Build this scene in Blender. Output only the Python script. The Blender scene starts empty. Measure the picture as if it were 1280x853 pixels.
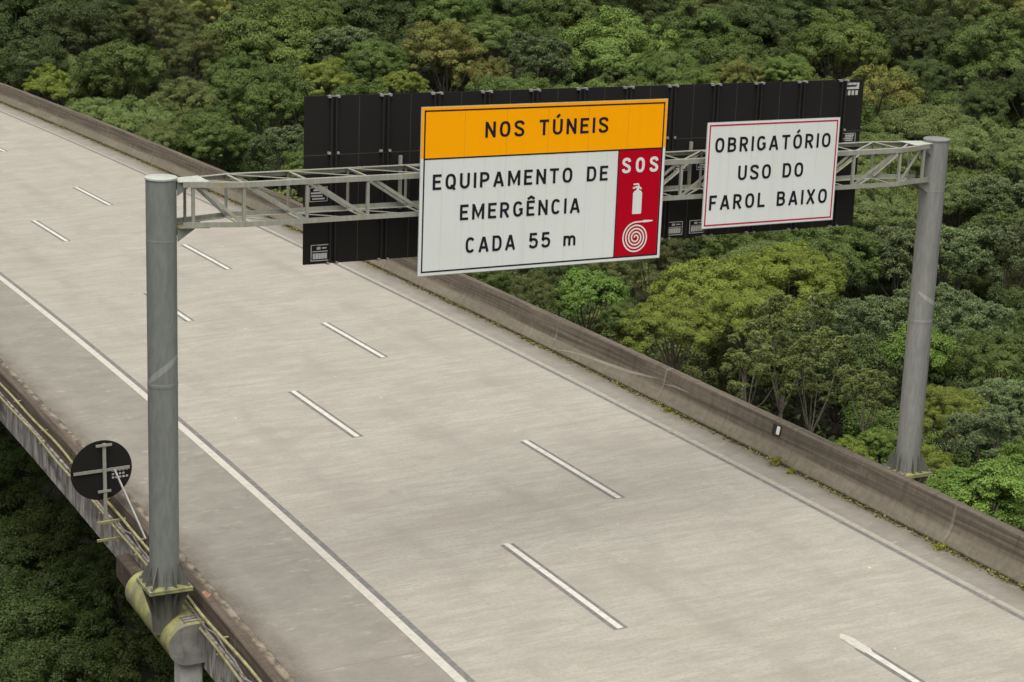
import bpy, bmesh, math, random
import numpy as np
from mathutils import Vector, Matrix

scene = bpy.context.scene
COL = scene.collection
R_ = math.radians

# ------------------------------------------------------------------ camera
CAM = np.array([-10.76698, -33.34016, 15.03477])
YAW, PITCH, ROLL, FPX = -0.4949, 0.2531, 0.0370, 2448.12      # focal length in 1280 px units
_f = np.array([-math.sin(YAW) * math.cos(PITCH), math.cos(YAW) * math.cos(PITCH), -math.sin(PITCH)])
_r = np.array([math.cos(YAW), math.sin(YAW), 0.0])
_u = np.cross(_r, _f)
CR = math.cos(ROLL) * _r + math.sin(ROLL) * _u
CU = -math.sin(ROLL) * _r + math.cos(ROLL) * _u
cam_data = bpy.data.cameras.new('camera')
cam_data.sensor_width = 36.0
cam_data.lens = FPX / 1280 * 36.0
cam_data.clip_start = 0.5
cam_data.clip_end = 3000
cam = bpy.data.objects.new('camera', cam_data)
COL.objects.link(cam)
cam.matrix_world = Matrix(((CR[0], CU[0], -_f[0], CAM[0]), (CR[1], CU[1], -_f[1], CAM[1]),
                           (CR[2], CU[2], -_f[2], CAM[2]), (0, 0, 0, 1)))
scene.camera = cam


def ray(px, py):
    v = _f + CR * (px - 640) / FPX - CU * (py - 426.5) / FPX
    return v / np.linalg.norm(v)


def project(P):
    v = np.asarray(P, float) - CAM
    z = v @ _f
    return 640 + FPX * (v @ CR) / z, 426.5 - FPX * (v @ CU) / z, z


# ------------------------------------------------------------------ sky, sun, exposure (overcast day)
SUN_EL, SUN_ROT = 67.0, 220.0
world = bpy.data.worlds.new('World')
scene.world = world
world.use_nodes = True
wn, wl = world.node_tree.nodes, world.node_tree.links
wn.clear()
sky = wn.new('ShaderNodeTexSky')
sky.sky_type = 'NISHITA'
sky.sun_disc = False
sky.sun_elevation = R_(SUN_EL)
sky.sun_rotation = R_(SUN_ROT)
sky.air_density = 1.0
sky.dust_density = 6.0
sky.ozone_density = 1.0
hsv = wn.new('ShaderNodeHueSaturation')        # cloud cover: the blue is washed out
hsv.inputs['Saturation'].default_value = 0.22
tint = wn.new('ShaderNodeMix')
tint.data_type = 'RGBA'
tint.blend_type = 'MULTIPLY'
tint.inputs[0].default_value = 1.0
tint.inputs[7].default_value = (0.985, 0.97, 0.925, 1)
bg = wn.new('ShaderNodeBackground')
bg.inputs['Strength'].default_value = 0.11
wo = wn.new('ShaderNodeOutputWorld')
wl.new(sky.outputs[0], hsv.inputs['Color'])
wl.new(hsv.outputs[0], tint.inputs[6])
wl.new(tint.outputs[2], bg.inputs['Color'])
wl.new(bg.outputs[0], wo.inputs[0])

sun_data = bpy.data.lights.new('sun', 'SUN')
sun_data.energy = 1.5
sun_data.angle = R_(55)
sun_data.color = (1.0, 0.955, 0.89)
sun = bpy.data.objects.new('sun', sun_data)
COL.objects.link(sun)
# direction to the sun: nishita rotation is clockwise from +Y
_az = R_(SUN_ROT)
to_sun = Vector((math.sin(_az) * math.cos(R_(SUN_EL)), math.cos(_az) * math.cos(R_(SUN_EL)), math.sin(R_(SUN_EL))))
sun.rotation_euler = to_sun.to_track_quat('Z', 'Y').to_euler()
sun.location = (0, 0, 60)

scene.view_settings.view_transform = 'Standard'
scene.view_settings.look = 'None'
scene.view_settings.gamma = 1.0
scene.view_settings.use_curve_mapping = False
scene.view_settings.exposure = 0.44
scene.render.engine = 'CYCLES'
scene.cycles.use_denoising = True
scene.cycles.max_bounces = 6
scene.cycles.diffuse_bounces = 4
scene.cycles.glossy_bounces = 2
scene.cycles.transmission_bounces = 4

# ------------------------------------------------------------------ road frame: lateral offset o (right +), station t (away +)
GX, GY, KV = 0.0362, -0.0211, 1.5757e-4
KC, PSI, XA = 0.0017, -0.0436, 8.0489
_n = np.array([-math.cos(PSI), -math.sin(PSI)])
_RR = 1 / KC
_c = np.array([XA, 0.0]) + _n * _RR


def rp(o, t, z=0.0):
    a = t / _RR
    v = -_n
    w = np.array([v[0] * math.cos(a) - v[1] * math.sin(a), v[0] * math.sin(a) + v[1] * math.cos(a)])
    P = _c + w * (_RR + o)
    return np.array([P[0], P[1], GX * P[0] + GY * P[1] + KV * t * t + z])


def road_coord(X):
    v = np.asarray(X[:2]) - _c
    r = math.hypot(*v)
    a0 = -_n
    ang = math.atan2(a0[0] * v[1] - a0[1] * v[0], a0 @ v)
    return r - _RR, ang * _RR


# ------------------------------------------------------------------ helpers
def new_obj(name, data, parent=None):
    o = bpy.data.objects.new(name, data)
    COL.objects.link(o)
    if parent is not None:
        o.parent = parent
    return o


def tag(o, label=None, cat=None, group=None, kind=None):
    if label: o['label'] = label
    if cat: o['category'] = cat
    if group: o['group'] = group
    if kind: o['kind'] = kind
    return o


class MB:
    """collects faces of one mesh"""
    def __init__(self):
        self.v, self.f, self.uv, self.m = [], [], [], []

    def face(self, pts, uv=None, mi=0):
        b = len(self.v)
        self.v += [tuple(map(float, p)) for p in pts]
        self.f.append(tuple(range(b, b + len(pts))))
        self.uv.append(uv if uv is not None else [(0.0, 0.0)] * len(pts))
        self.m.append(mi)

    def hexa(self, p):
        """8 corners: bottom 0-3 ccw, top 4-7"""
        for q in ((3, 2, 1, 0), (4, 5, 6, 7), (0, 1, 5, 4), (1, 2, 6, 5), (2, 3, 7, 6), (3, 0, 4, 7)):
            self.face([p[i] for i in q])

    def box(self, x0, x1, y0, y1, z0, z1):
        self.hexa([(x0, y0, z0), (x1, y0, z0), (x1, y1, z0), (x0, y1, z0),
                   (x0, y0, z1), (x1, y0, z1), (x1, y1, z1), (x0, y1, z1)])

    def roadbox(self, o0, o1, t0, t1, z0, z1):
        c = [(o0, t0), (o1, t0), (o1, t1), (o0, t1)]
        self.hexa([rp(o, t, z0) for o, t in c] + [rp(o, t, z1) for o, t in c])

    def bar(self, a, b, w, h=None, up=(0, 0, 1)):
        """rectangular bar from a to b"""
        h = h or w
        a, b = Vector(a), Vector(b)
        d = (b - a).normalized()
        u = Vector(up)
        if abs(d.dot(u)) > 0.98: u = Vector((0, 1, 0))
        s = d.cross(u).normalized()
        u = s.cross(d)
        o = [(-w / 2, -h / 2), (w / 2, -h / 2), (w / 2, h / 2), (-w / 2, h / 2)]
        pa = [a + s * x + u * y for x, y in o]
        pb = [b + s * x + u * y for x, y in o]
        n = 4
        for i in range(n):
            j = (i + 1) % n
            self.face([pa[i], pa[j], pb[j], pb[i]])
        self.face(pa[::-1]); self.face(pb)

    def angle_iron(self, a, b, leg, th, e1, e2):
        """L profile from a to b with flanges along e1 and e2 from the corner line"""
        a, b, e1, e2 = Vector(a), Vector(b), Vector(e1), Vector(e2)
        prof = [Vector((0, 0, 0)), e1 * leg, e1 * leg + e2 * th, e1 * th + e2 * th, e1 * th + e2 * leg, e2 * leg]
        pa = [a + p for p in prof]; pb = [b + p for p in prof]
        for i in range(6):
            j = (i + 1) % 6
            self.face([pa[i], pa[j], pb[j], pb[i]])
        self.face(pa[::-1]); self.face(pb)

    def tube(self, pts, rad, n=10, cap=True):
        pts = [Vector(p) for p in pts]
        rad = rad if hasattr(rad, '__len__') else [rad] * len(pts)
        rings = []
        prev = None
        for i, p in enumerate(pts):
            d = (pts[min(i + 1, len(pts) - 1)] - pts[max(i - 1, 0)]).normalized()
            if prev is None:
                s = d.cross(Vector((0, 0, 1)))
                if s.length < 1e-3: s = Vector((1, 0, 0))
                s.normalize()
            else:
                s = (prev - d * prev.dot(d)).normalized()
            prev = s
            u = s.cross(d)
            rings.append([p + (s * math.cos(2 * math.pi * k / n) + u * math.sin(2 * math.pi * k / n)) * rad[i] for k in range(n)])
        L = 0
        for i in range(len(rings) - 1):
            L2 = L + (pts[i + 1] - pts[i]).length
            for k in range(n):
                j = (k + 1) % n
                self.face([rings[i][k], rings[i][j], rings[i + 1][j], rings[i + 1][k]][::-1],
                          [(k / n, L), ((k + 1) / n, L), ((k + 1) / n, L2), (k / n, L2)][::-1])
            L = L2
        if cap:
            self.face(rings[0]); self.face(rings[-1][::-1])

    def sweep(self, prof, ts, closed=False, caps=True):
        """profile [(o, z)] swept along the road; uv = (distance along profile, t)"""
        L = [0.0]
        for i in range(1, len(prof)):
            L.append(L[-1] + math.dist(prof[i], prof[i - 1]))
        rows = [[rp(o, t, z) for o, z in prof] for t in ts]
        for i in range(len(ts) - 1):
            for k in range(len(prof) - 1):
                self.face([rows[i][k], rows[i][k + 1], rows[i + 1][k + 1], rows[i + 1][k]],
                          [(L[k], ts[i]), (L[k + 1], ts[i]), (L[k + 1], ts[i + 1]), (L[k], ts[i + 1])])
        if caps and len(prof) > 2:
            self.face(rows[0][::-1]); self.face(rows[-1])

    def build(self, name, mat, parent=None, smooth=False, bevel=0.0, merge=False, recalc=True):
        me = bpy.data.meshes.new(name)
        me.from_pydata(self.v, [], self.f)
        uvl = me.uv_layers.new(name='UVMap')
        flat = [c for u in self.uv for p in u for c in p]
        uvl.data.foreach_set('uv', flat)
        mats = mat if isinstance(mat, (list, tuple)) else [mat]
        for m in mats: me.materials.append(m)
        me.polygons.foreach_set('material_index', self.m)
        bm = bmesh.new(); bm.from_mesh(me)
        if merge or smooth or bevel: bmesh.ops.remove_doubles(bm, verts=bm.verts, dist=1e-4)
        if recalc: bmesh.ops.recalc_face_normals(bm, faces=bm.faces)
        if bevel:
            ed = [e for e in bm.edges if len(e.link_faces) == 2 and e.calc_face_angle(0) > 0.6]
            bmesh.ops.bevel(bm, geom=ed, offset=bevel, segments=2, profile=0.5, affect='EDGES')
        bm.to_mesh(me); bm.free()
        if smooth:
            me.polygons.foreach_set('use_smooth', [True] * len(me.polygons))
            try: me.set_sharp_from_angle(angle=R_(40 if name != 'post' else 5))
            except Exception: pass
        me.update()
        return new_obj(name, me, parent)


def empty(name, loc, label, cat, group=None, kind=None):
    e = new_obj(name, None)
    e.location = loc
    e.empty_display_size = 0.3
    return tag(e, label, cat, group, kind)


def keep(child, parent):
    """parent without moving: meshes here are written in world coordinates, parents only carry a translation"""
    child.parent = parent
    child.matrix_parent_inverse = Matrix.Translation(-Vector(parent.location))
    return child


# ------------------------------------------------------------------ materials
def mat(name):
    m = bpy.data.materials.new(name)
    m.use_nodes = True
    nt = m.node_tree
    nt.nodes.clear()
    out = nt.nodes.new('ShaderNodeOutputMaterial')
    p = nt.nodes.new('ShaderNodeBsdfPrincipled')
    nt.links.new(p.outputs[0], out.inputs[0])
    return m, nt, p


class NT:
    def __init__(self, nt): self.nt = nt

    def link(self, a, b): self.nt.links.new(a, b)

    def val(self, sock, x):
        if hasattr(x, 'is_output') or isinstance(x, bpy.types.NodeSocket): self.link(x, sock)
        else: sock.default_value = x

    def math(self, op, a, b=0.5, c=None, clamp=False):
        n = self.nt.nodes.new('ShaderNodeMath'); n.operation = op; n.use_clamp = clamp
        self.val(n.inputs[0], a); self.val(n.inputs[1], b)
        if c is not None: self.val(n.inputs[2], c)
        return n.outputs[0]

    def mix(self, fac, a, b, mode='MIX'):
        n = self.nt.nodes.new('ShaderNodeMix'); n.data_type = 'RGBA'; n.blend_type = mode
        self.val(n.inputs[0], fac)
        for s, x in ((n.inputs[6], a), (n.inputs[7], b)):
            if isinstance(x, tuple): s.default_value = (*x[:3], 1)
            else: self.link(x, s)
        return n.outputs[2]

    def ramp(self, x, a, b, lo=0.0, hi=1.0):
        n = self.nt.nodes.new('ShaderNodeMapRange'); n.interpolation_type = 'SMOOTHSTEP'
        self.link(x, n.inputs[0])
        n.inputs[1].default_value = a; n.inputs[2].default_value = b
        n.inputs[3].default_value = lo; n.inputs[4].default_value = hi
        return n.outputs[0]

    def coord(self, kind='Object'):
        return self.nt.nodes.new('ShaderNodeTexCoord').outputs[kind]

    def scale(self, v, s, off=(0, 0, 0)):
        n = self.nt.nodes.new('ShaderNodeMapping')
        self.link(v, n.inputs['Vector'])
        n.inputs['Scale'].default_value = s; n.inputs['Location'].default_value = off
        return n.outputs[0]

    def noise(self, v, s=1.0, detail=4.0, rough=0.55, dist=0.0):
        n = self.nt.nodes.new('ShaderNodeTexNoise')
        self.link(v, n.inputs['Vector'])
        n.inputs['Scale'].default_value = s; n.inputs['Detail'].default_value = detail
        n.inputs['Roughness'].default_value = rough; n.inputs['Distortion'].default_value = dist
        return n.outputs[0]

    def sep(self, v):
        n = self.nt.nodes.new('ShaderNodeSeparateXYZ'); self.link(v, n.inputs[0]); return n.outputs

    def bump(self, h, strength, dist, p):
        n = self.nt.nodes.new('ShaderNodeBump')
        n.inputs['Strength'].default_value = strength; n.inputs['Distance'].default_value = dist
        self.link(h, n.inputs['Height']); self.link(n.outputs[0], p.inputs['Normal'])


def simple_mat(name, col, rough=0.6, metal=0.0, var=0.12, scale=3.0, streak=None, stain=None, spec=0.4, bump=0.0):
    m, nt, p = mat(name)
    N = NT(nt)
    v = N.coord()
    n1 = N.noise(v, scale, 5)
    c = N.mix(N.ramp(n1, 0.3, 0.7), tuple(x * (1 - var) for x in col), tuple(min(1, x * (1 + var)) for x in col))
    if stain:                       # (colour, noise scale vector, threshold low, high)
        n2 = N.noise(N.scale(v, stain[1]), 1.0, 6, 0.6)
        c = N.mix(N.ramp(n2, stain[2], stain[3]), c, stain[0])
    N.link(c, p.inputs['Base Color'])
    p.inputs['Roughness'].default_value = rough
    p.inputs['Metallic'].default_value = metal
    p.inputs['Specular IOR Level'].default_value = spec
    if bump: N.bump(N.noise(v, scale * 12, 4), bump, 0.01, p)
    return m


def road_mat():
    m, nt, p = mat('concrete_pavement')
    N = NT(nt)
    uv = N.coord('UV')
    o, t, _ = N.sep(uv)
    # broom streaks across the carriageway, several sizes
    st1 = N.noise(N.scale(uv, (0.85, 4.6, 1)), 1.0, 9, 0.74, 0.8)
    st2 = N.noise(N.scale(uv, (1.5, 17.0, 1), (7, 3, 0)), 1.0, 6, 0.68)
    st3 = N.noise(N.scale(uv, (0.25, 1.0, 1), (3, 9, 0)), 1.0, 7, 0.65, 0.4)
    mot = N.noise(N.scale(uv, (0.6, 0.35, 1)), 1.0, 9, 0.72, 0.5)
    grain = N.noise(N.scale(uv, (11, 22, 1)), 1.0, 5, 0.75)
    base = N.mix(N.ramp(st1, 0.30, 0.70), (0.318, 0.300, 0.258), (0.445, 0.425, 0.368))
    base = N.mix(N.ramp(st2, 0.50, 0.72, 0.0, 0.40), base, (0.56, 0.525, 0.455))
    base = N.mix(N.ramp(st3, 0.42, 0.68, 0.0, 0.55), base, (0.315, 0.282, 0.238))
    base = N.mix(N.ramp(mot, 0.46, 0.68, 0.0, 0.48), base, (0.290, 0.272, 0.235))
    # darker tyre and oil bands along each lane (three lanes of 3.6 m starting at o = -3.7)
    la = N.math('FRACT', N.math('DIVIDE', N.math('ADD', o, 3.7), 3.62))
    oil = N.math('ABSOLUTE', N.math('SUBTRACT', la, 0.5))
    band = N.math('MULTIPLY', N.ramp(oil, 0.19, 0.02), N.ramp(N.noise(N.scale(uv, (0.8, 0.25, 1), (2, 5, 0)), 1.0, 6, 0.65), 0.40, 0.72))
    base = N.mix(N.math('MULTIPLY', band, 0.6), base, (0.262, 0.244, 0.212))
    # shoulders: dirtier, browner concrete
    edge_n = N.noise(N.scale(uv, (2.0, 0.8, 1)), 1.0, 4)
    sh_l = N.ramp(o, -3.76, -3.80)
    sh_r = N.ramp(o, 7.32, 7.36)
    sh = N.math('ADD', sh_l, sh_r, clamp=True)
    shn = N.noise(N.scale(uv, (0.9, 1.3, 1), (1, 1, 0)), 1.0, 9, 0.76)
    shc = N.mix(N.ramp(shn, 0.3, 0.72), (0.205, 0.192, 0.165), (0.292, 0.275, 0.238))
    shc = N.mix(N.ramp(st2, 0.55, 0.75, 0, 0.5), shc, (0.40, 0.36, 0.305))
    shc = N.mix(N.ramp(N.noise(N.scale(uv, (1.3, 3.2, 1), (11, 6, 0)), 1.0, 8, 0.75), 0.56, 0.66, 0, 0.75), shc, (0.43, 0.39, 0.335))
    base = N.mix(sh, base, shc)
    stn = N.ramp(N.noise(N.scale(uv, (0.8, 0.5, 1), (21, 4, 0)), 1.0, 9, 0.75, 0.6), 0.56, 0.70, 0, 0.45)
    base = N.mix(N.math('MULTIPLY', stn, sh), base, (0.165, 0.148, 0.122))
    # dirt piled along both barriers
    eo = N.math('ADD', o, N.math('MULTIPLY', N.math('SUBTRACT', edge_n, 0.5), 0.5))
    dirt_r = N.ramp(eo, 7.65, 8.3)
    dirt_l = N.ramp(eo, -5.6, -6.6)
    dn = N.noise(N.scale(uv, (2.2, 1.1, 1), (4, 2, 0)), 1.0, 6, 0.7)
    dirt = N.math('MULTIPLY', N.math('ADD', dirt_r, dirt_l, clamp=True), N.ramp(dn, 0.25, 0.6, 0.35, 0.95))
    base = N.mix(dirt, base, (0.105, 0.083, 0.058))
    # slab joints, seen on the shoulders and faintly on the lanes
    jf = N.math('FRACT', N.math('DIVIDE', N.math('ADD', N.math('ADD', t, 2.95), N.math('MULTIPLY', N.math('SUBTRACT', edge_n, 0.5), 0.07)), 6.02))
    jd = N.math('MULTIPLY', N.math('ABSOLUTE', N.math('SUBTRACT', jf, 0.5)), 6.02)     # 3.01 at the joint
    jl = N.ramp(jd, 2.972, 3.0)
    jn = N.ramp(N.noise(N.scale(uv, (1.1, 0.16, 1), (8, 2, 0)), 1.0, 3), 0.34, 0.46)
    base = N.mix(N.math('MULTIPLY', N.math('MULTIPLY', jl, jn), N.math('MULTIPLY_ADD', sh, 0.85, 0.08)), base, (0.085, 0.072, 0.058))
    base = N.mix(N.math('MULTIPLY', N.math('MULTIPLY', N.ramp(jd, 2.955, 3.0), jn), 0.22), base, (0.56, 0.53, 0.46))
    # speckle
    base = N.mix(N.ramp(grain, 0.45, 0.66, 0.0, 0.60), base, (0.255, 0.235, 0.202))
    vor = nt.nodes.new('ShaderNodeTexVoronoi'); vor.inputs['Scale'].default_value = 1.0; vor.inputs['Randomness'].default_value = 1.0
    N.link(N.scale(uv, (0.7, 0.7, 1)), vor.inputs['Vector'])
    base = N.mix(N.math('MULTIPLY', N.ramp(vor.outputs['Distance'], 0.030, 0.018), 0.8), base, (0.70, 0.68, 0.62))
    N.link(base, p.inputs['Base Color'])
    p.inputs['Roughness'].default_value = 0.62
    p.inputs['Specular IOR Level'].default_value = 0.5
    h = N.math('ADD', N.math('MULTIPLY', st2, 0.6), N.math('MULTIPLY', grain, 0.5))
    N.bump(h, 0.35, 0.006, p)
    return m


def barrier_mat(name, up_dark, up_light, toe, L_toe, joint0, chips=0):
    """weathered cast concrete; uv = (distance along the section, station)"""
    m, nt, p = mat(name)
    N = NT(nt)
    uv = N.coord('UV')
    s, t, _ = N.sep(uv)
    boards = N.noise(N.scale(uv, (13.0, 0.22, 1)), 1.0, 5, 0.65)          # formwork boards along the wall
    runs = N.noise(N.scale(uv, (0.9, 5.0, 1), (3, 1, 0)), 1.0, 6, 0.65)   # water runs down the wall
    blot = N.noise(N.scale(uv, (1.4, 0.45, 1), (6, 2, 0)), 1.0, 6, 0.62)
    c = N.mix(N.ramp(boards, 0.32, 0.68), up_dark, up_light)
    c = N.mix(N.ramp(runs, 0.48, 0.78, 0, 0.6), c, tuple(x * 0.55 for x in up_dark))
    ss = N.math('ADD', s, N.math('MULTIPLY', N.math('SUBTRACT', blot, 0.5), 0.28))
    tm = N.ramp(ss, L_toe + 0.06, L_toe - 0.04)
    tc = N.mix(N.ramp(blot, 0.35, 0.7), tuple(x * 0.78 for x in toe), toe)
    tc = N.mix(N.ramp(runs, 0.5, 0.75, 0, 0.45), tc, tuple(x * 0.6 for x in toe))
    c = N.mix(N.math('MULTIPLY', tm, 0.85), c, tc)
    c = N.mix(N.ramp(blot, 0.58, 0.76, 0, 0.4), c, (0.30, 0.265, 0.21))
    c = N.mix(N.ramp(N.noise(N.scale(uv, (5, 6, 1), (9, 1, 0)), 1.0, 8, 0.75), 0.35, 0.7, 0, 0.35), c, tuple(x * 0.6 for x in up_dark))
    if chips:
        ch = N.noise(N.scale(uv, (3, 1.6, 1), (2, 8, 0)), 1.0, 7, 0.7)
        c = N.mix(N.math('MULTIPLY', N.ramp(N.math('ABSOLUTE', N.math('SUBTRACT', s, chips)), 0.14, 0.02), N.ramp(ch, 0.42, 0.60, 0, 0.85)), c, (0.31, 0.27, 0.21))
    # grime at the foot
    c = N.mix(N.ramp(N.math('ADD', s, N.math('MULTIPLY', N.math('SUBTRACT', runs, 0.5), 0.15)), 0.13, 0.02), c, (0.055, 0.045, 0.028))
    # joints with pale repair mortar on one side
    jf = N.math('FRACT', N.math('DIVIDE', N.math('SUBTRACT', N.math('ADD', t, N.math('MULTIPLY', N.math('SUBTRACT', blot, 0.5), 0.10)), joint0), 6.05))
    ja = N.math('MULTIPLY', N.math('MINIMUM', jf, N.math('SUBTRACT', 1.0, jf)), 6.05)
    c = N.mix(N.math('MULTIPLY', N.ramp(N.math('MULTIPLY', jf, 6.05), 0.15, 0.05), N.ramp(blot, 0.40, 0.66, 0.05, 0.50)), c, (0.30, 0.27, 0.235))
    c = N.mix(N.ramp(ja, 0.022, 0.008, 0, 0.55), c, (0.07, 0.06, 0.05))
    N.link(c, p.inputs['Base Color'])
    p.inputs['Roughness'].default_value = 0.9
    p.inputs['Specular IOR Level'].default_value = 0.2
    N.bump(N.math('ADD', boards, N.noise(N.scale(uv, (30, 30, 1)), 1.0, 3)), 0.45, 0.012, p)
    return m


def fascia_mat():
    m, nt, p = mat('stained_fascia_concrete')
    N = NT(nt)
    uv = N.coord('UV')
    runs = N.noise(N.scale(uv, (0.8, 4.0, 1)), 1.0, 7, 0.7)
    blot = N.noise(N.scale(uv, (1.5, 0.8, 1), (5, 5, 0)), 1.0, 5, 0.6)
    c = N.mix(N.ramp(runs, 0.35, 0.62), (0.10, 0.092, 0.088), (0.42, 0.40, 0.38))
    c = N.mix(N.ramp(blot, 0.5, 0.68, 0, 0.85), c, (0.05, 0.045, 0.042))
    N.link(c, p.inputs['Base Color'])
    p.inputs['Roughness'].default_value = 0.9
    N.bump(N.noise(N.scale(uv, (20, 20, 1)), 1.0, 4), 0.4, 0.01, p)
    return m


def marking_mat(name, col, dirt, amount, wear):
    m, nt, p = mat(name)
    N = NT(nt)
    uv = N.coord('UV')
    n = N.noise(N.scale(uv, (6, 5, 1)), 1.0, 7, 0.7)
    n2 = N.noise(N.scale(uv, (0.5, 9, 1)), 1.0, 4, 0.6)
    c = N.mix(N.ramp(n, 0.45, 0.75, 0, amount), col, dirt)
    c = N.mix(N.ramp(n2, 0.5, 0.8, 0, wear), c, dirt)
    N.link(c, p.inputs['Base Color'])
    p.inputs['Roughness'].default_value = 0.75
    p.inputs['Specular IOR Level'].default_value = 0.3
    N.bump(n, 0.2, 0.004, p)
    return m


def galv_mat(name, col, lichen=0.0, metal=0.25):
    m, nt, p = mat(name)
    N = NT(nt)
    v = N.coord()
    sp = N.noise(N.scale(v, (14, 14, 3)), 1.0, 4, 0.6)
    big = N.noise(N.scale(v, (2.2, 2.2, 0.5)), 1.0, 5, 0.6)
    run = N.noise(N.scale(v, (11, 11, 0.35), (3, 3, 3)), 1.0, 4, 0.6)
    c = N.mix(N.ramp(sp, 0.3, 0.7), tuple(x * 0.88 for x in col), tuple(x * 1.1 for x in col))
    c = N.mix(N.ramp(big, 0.45, 0.7, 0, 0.5), c, tuple(x * 0.75 for x in col))
    c = N.mix(N.ramp(run, 0.55, 0.75, 0, 0.35), c, tuple(min(1, x * 1.5) for x in col))
    if lichen:
        li = N.noise(N.scale(v, (1.8, 4, 4), (1, 2, 3)), 1.0, 6, 0.65)
        c = N.mix(N.ramp(li, 0.62 - 0.2 * lichen, 0.78 - 0.2 * lichen, 0, 0.75), c, (0.30, 0.29, 0.13))
    N.link(c, p.inputs['Base Color'])
    p.inputs['Roughness'].default_value = 0.58
    p.inputs['Metallic'].default_value = metal
    p.inputs['Specular IOR Level'].default_value = 0.35
    N.bump(sp, 0.1, 0.004, p)
    return m


def sign_mat(name, col, rough=0.45):
    """retroreflective sheeting: flat colour with faint grime runs"""
    m, nt, p = mat(name)
    N = NT(nt)
    v = N.coord()
    run = N.noise(N.scale(v, (5, 5, 0.25)), 1.0, 5, 0.6)
    big = N.noise(v, 0.8, 4)
    c = N.mix(N.ramp(run, 0.5, 0.8, 0, 0.22), col, tuple(x * 0.72 for x in col))
    c = N.mix(N.ramp(big, 0.45, 0.75, 0, 0.12), c, tuple(x * 0.75 for x in col))
    N.link(c, p.inputs['Base Color'])
    p.inputs['Roughness'].default_value = rough
    p.inputs['Specular IOR Level'].default_value = 0.12
    return m


def leaf_mat(name, a, b, hue2=None, h2=0.0, transl=0.10):
    m, nt, p = mat(name)
    N = NT(nt)
    at = nt.nodes.new('ShaderNodeAttribute'); at.attribute_name = 'leaf'; at.attribute_type = 'GEOMETRY'
    r, g, bb = N.sep(at.outputs['Vector'])           # r: per leaf, g: per clump
    oi = nt.nodes.new('ShaderNodeObjectInfo')
    c = N.mix(N.math('MULTIPLY_ADD', r, 0.6, 0.2), a, b)
    c = N.mix(N.math('MULTIPLY', N.ramp(g, 0.3, 1.0), 0.45), c, tuple(min(1, x * y) for x, y in zip(b, (1.35, 1.3, 1.05))))
    if hue2: c = N.mix(N.math('MULTIPLY', N.ramp(g, 0.55, 0.9), h2), c, hue2)
    h = nt.nodes.new('ShaderNodeHueSaturation')
    N.link(c, h.inputs['Color'])
    N.link(N.math('MULTIPLY_ADD', oi.outputs['Random'], 0.018, 0.491), h.inputs['Hue'])
    N.link(N.math('MULTIPLY_ADD', oi.outputs['Random'], 0.4, 0.82), h.inputs['Value'])
    h.inputs['Saturation'].default_value = 0.97
    N.link(h.outputs[0], p.inputs['Base Color'])
    p.inputs['Roughness'].default_value = 0.55
    p.inputs['Specular IOR Level'].default_value = 0.3
    tr = nt.nodes.new('ShaderNodeBsdfTranslucent')
    N.link(h.outputs[0], tr.inputs[0])
    mx = nt.nodes.new('ShaderNodeMixShader'); mx.inputs[0].default_value = transl
    out = [n for n in nt.nodes if n.type == 'OUTPUT_MATERIAL'][0]
    N.link(p.outputs[0], mx.inputs[1]); N.link(tr.outputs[0], mx.inputs[2]); N.link(mx.outputs[0], out.inputs[0])
    return m


M = {}
M['road'] = road_mat()
M['barrier_r'] = barrier_mat('weathered_barrier_concrete', (0.082, 0.069, 0.053), (0.180, 0.155, 0.122), (0.245, 0.216, 0.168), 0.42, -2.70)
M['barrier_l'] = barrier_mat('dirty_barrier_concrete', (0.075, 0.058, 0.045), (0.16, 0.13, 0.105), (0.20, 0.17, 0.13), 0.42, -2.75, 1.0)
M['fascia'] = fascia_mat()
M['girder'] = simple_mat('girder_concrete', (0.26, 0.24, 0.22), 0.9, stain=((0.08, 0.075, 0.07), (0.6, 0.6, 0.3), 0.5, 0.7))
M['white_line'] = marking_mat('white_road_paint', (0.62, 0.60, 0.545), (0.38, 0.35, 0.30), 0.9, 0.7)
M['edge_line'] = marking_mat('edge_line_paint', (0.53, 0.51, 0.455), (0.36, 0.33, 0.28), 0.8, 0.5)
M['worn_line'] = marking_mat('worn_road_paint', (0.36, 0.335, 0.29), (0.25, 0.222, 0.184), 0.95, 0.9)
M['dark_line'] = marking_mat('black_contrast_paint', (0.155, 0.155, 0.153), (0.30, 0.28, 0.245), 0.8, 0.7)
M['scuff'] = marking_mat('pale_scuff', (0.27, 0.245, 0.205), (0.17, 0.15, 0.122), 0.95, 0.8)
M['galv_dark'] = galv_mat('weathered_galvanised_post', (0.225, 0.247, 0.226))
M['galv'] = galv_mat('galvanised_post', (0.265, 0.270, 0.255))
M['stained_galv'] = galv_mat('stained_galvanised_gusset', (0.145, 0.147, 0.130), 0.3)
M['galv_cap'] = galv_mat('galvanised_cap', (0.50, 0.53, 0.47))
M['truss'] = galv_mat('galvanised_truss', (0.33, 0.335, 0.29), 0.5, 0.15)
M['lichen'] = simple_mat('lichened_steel', (0.24, 0.24, 0.11), 0.85, var=0.3, scale=6, stain=((0.14, 0.145, 0.12), (5, 5, 5), 0.48, 0.66))
M['pipe'] = simple_mat('lichened_conduit', (0.29, 0.27, 0.13), 0.8, var=0.25, scale=5, stain=((0.22, 0.21, 0.15), (4, 4, 4), 0.5, 0.68))
M['corbel'] = simple_mat('lichened_concrete', (0.27, 0.265, 0.115), 0.9, var=0.3, scale=4, stain=((0.19, 0.18, 0.14), (2.5, 2.5, 2.5), 0.48, 0.66), bump=0.4)
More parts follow.
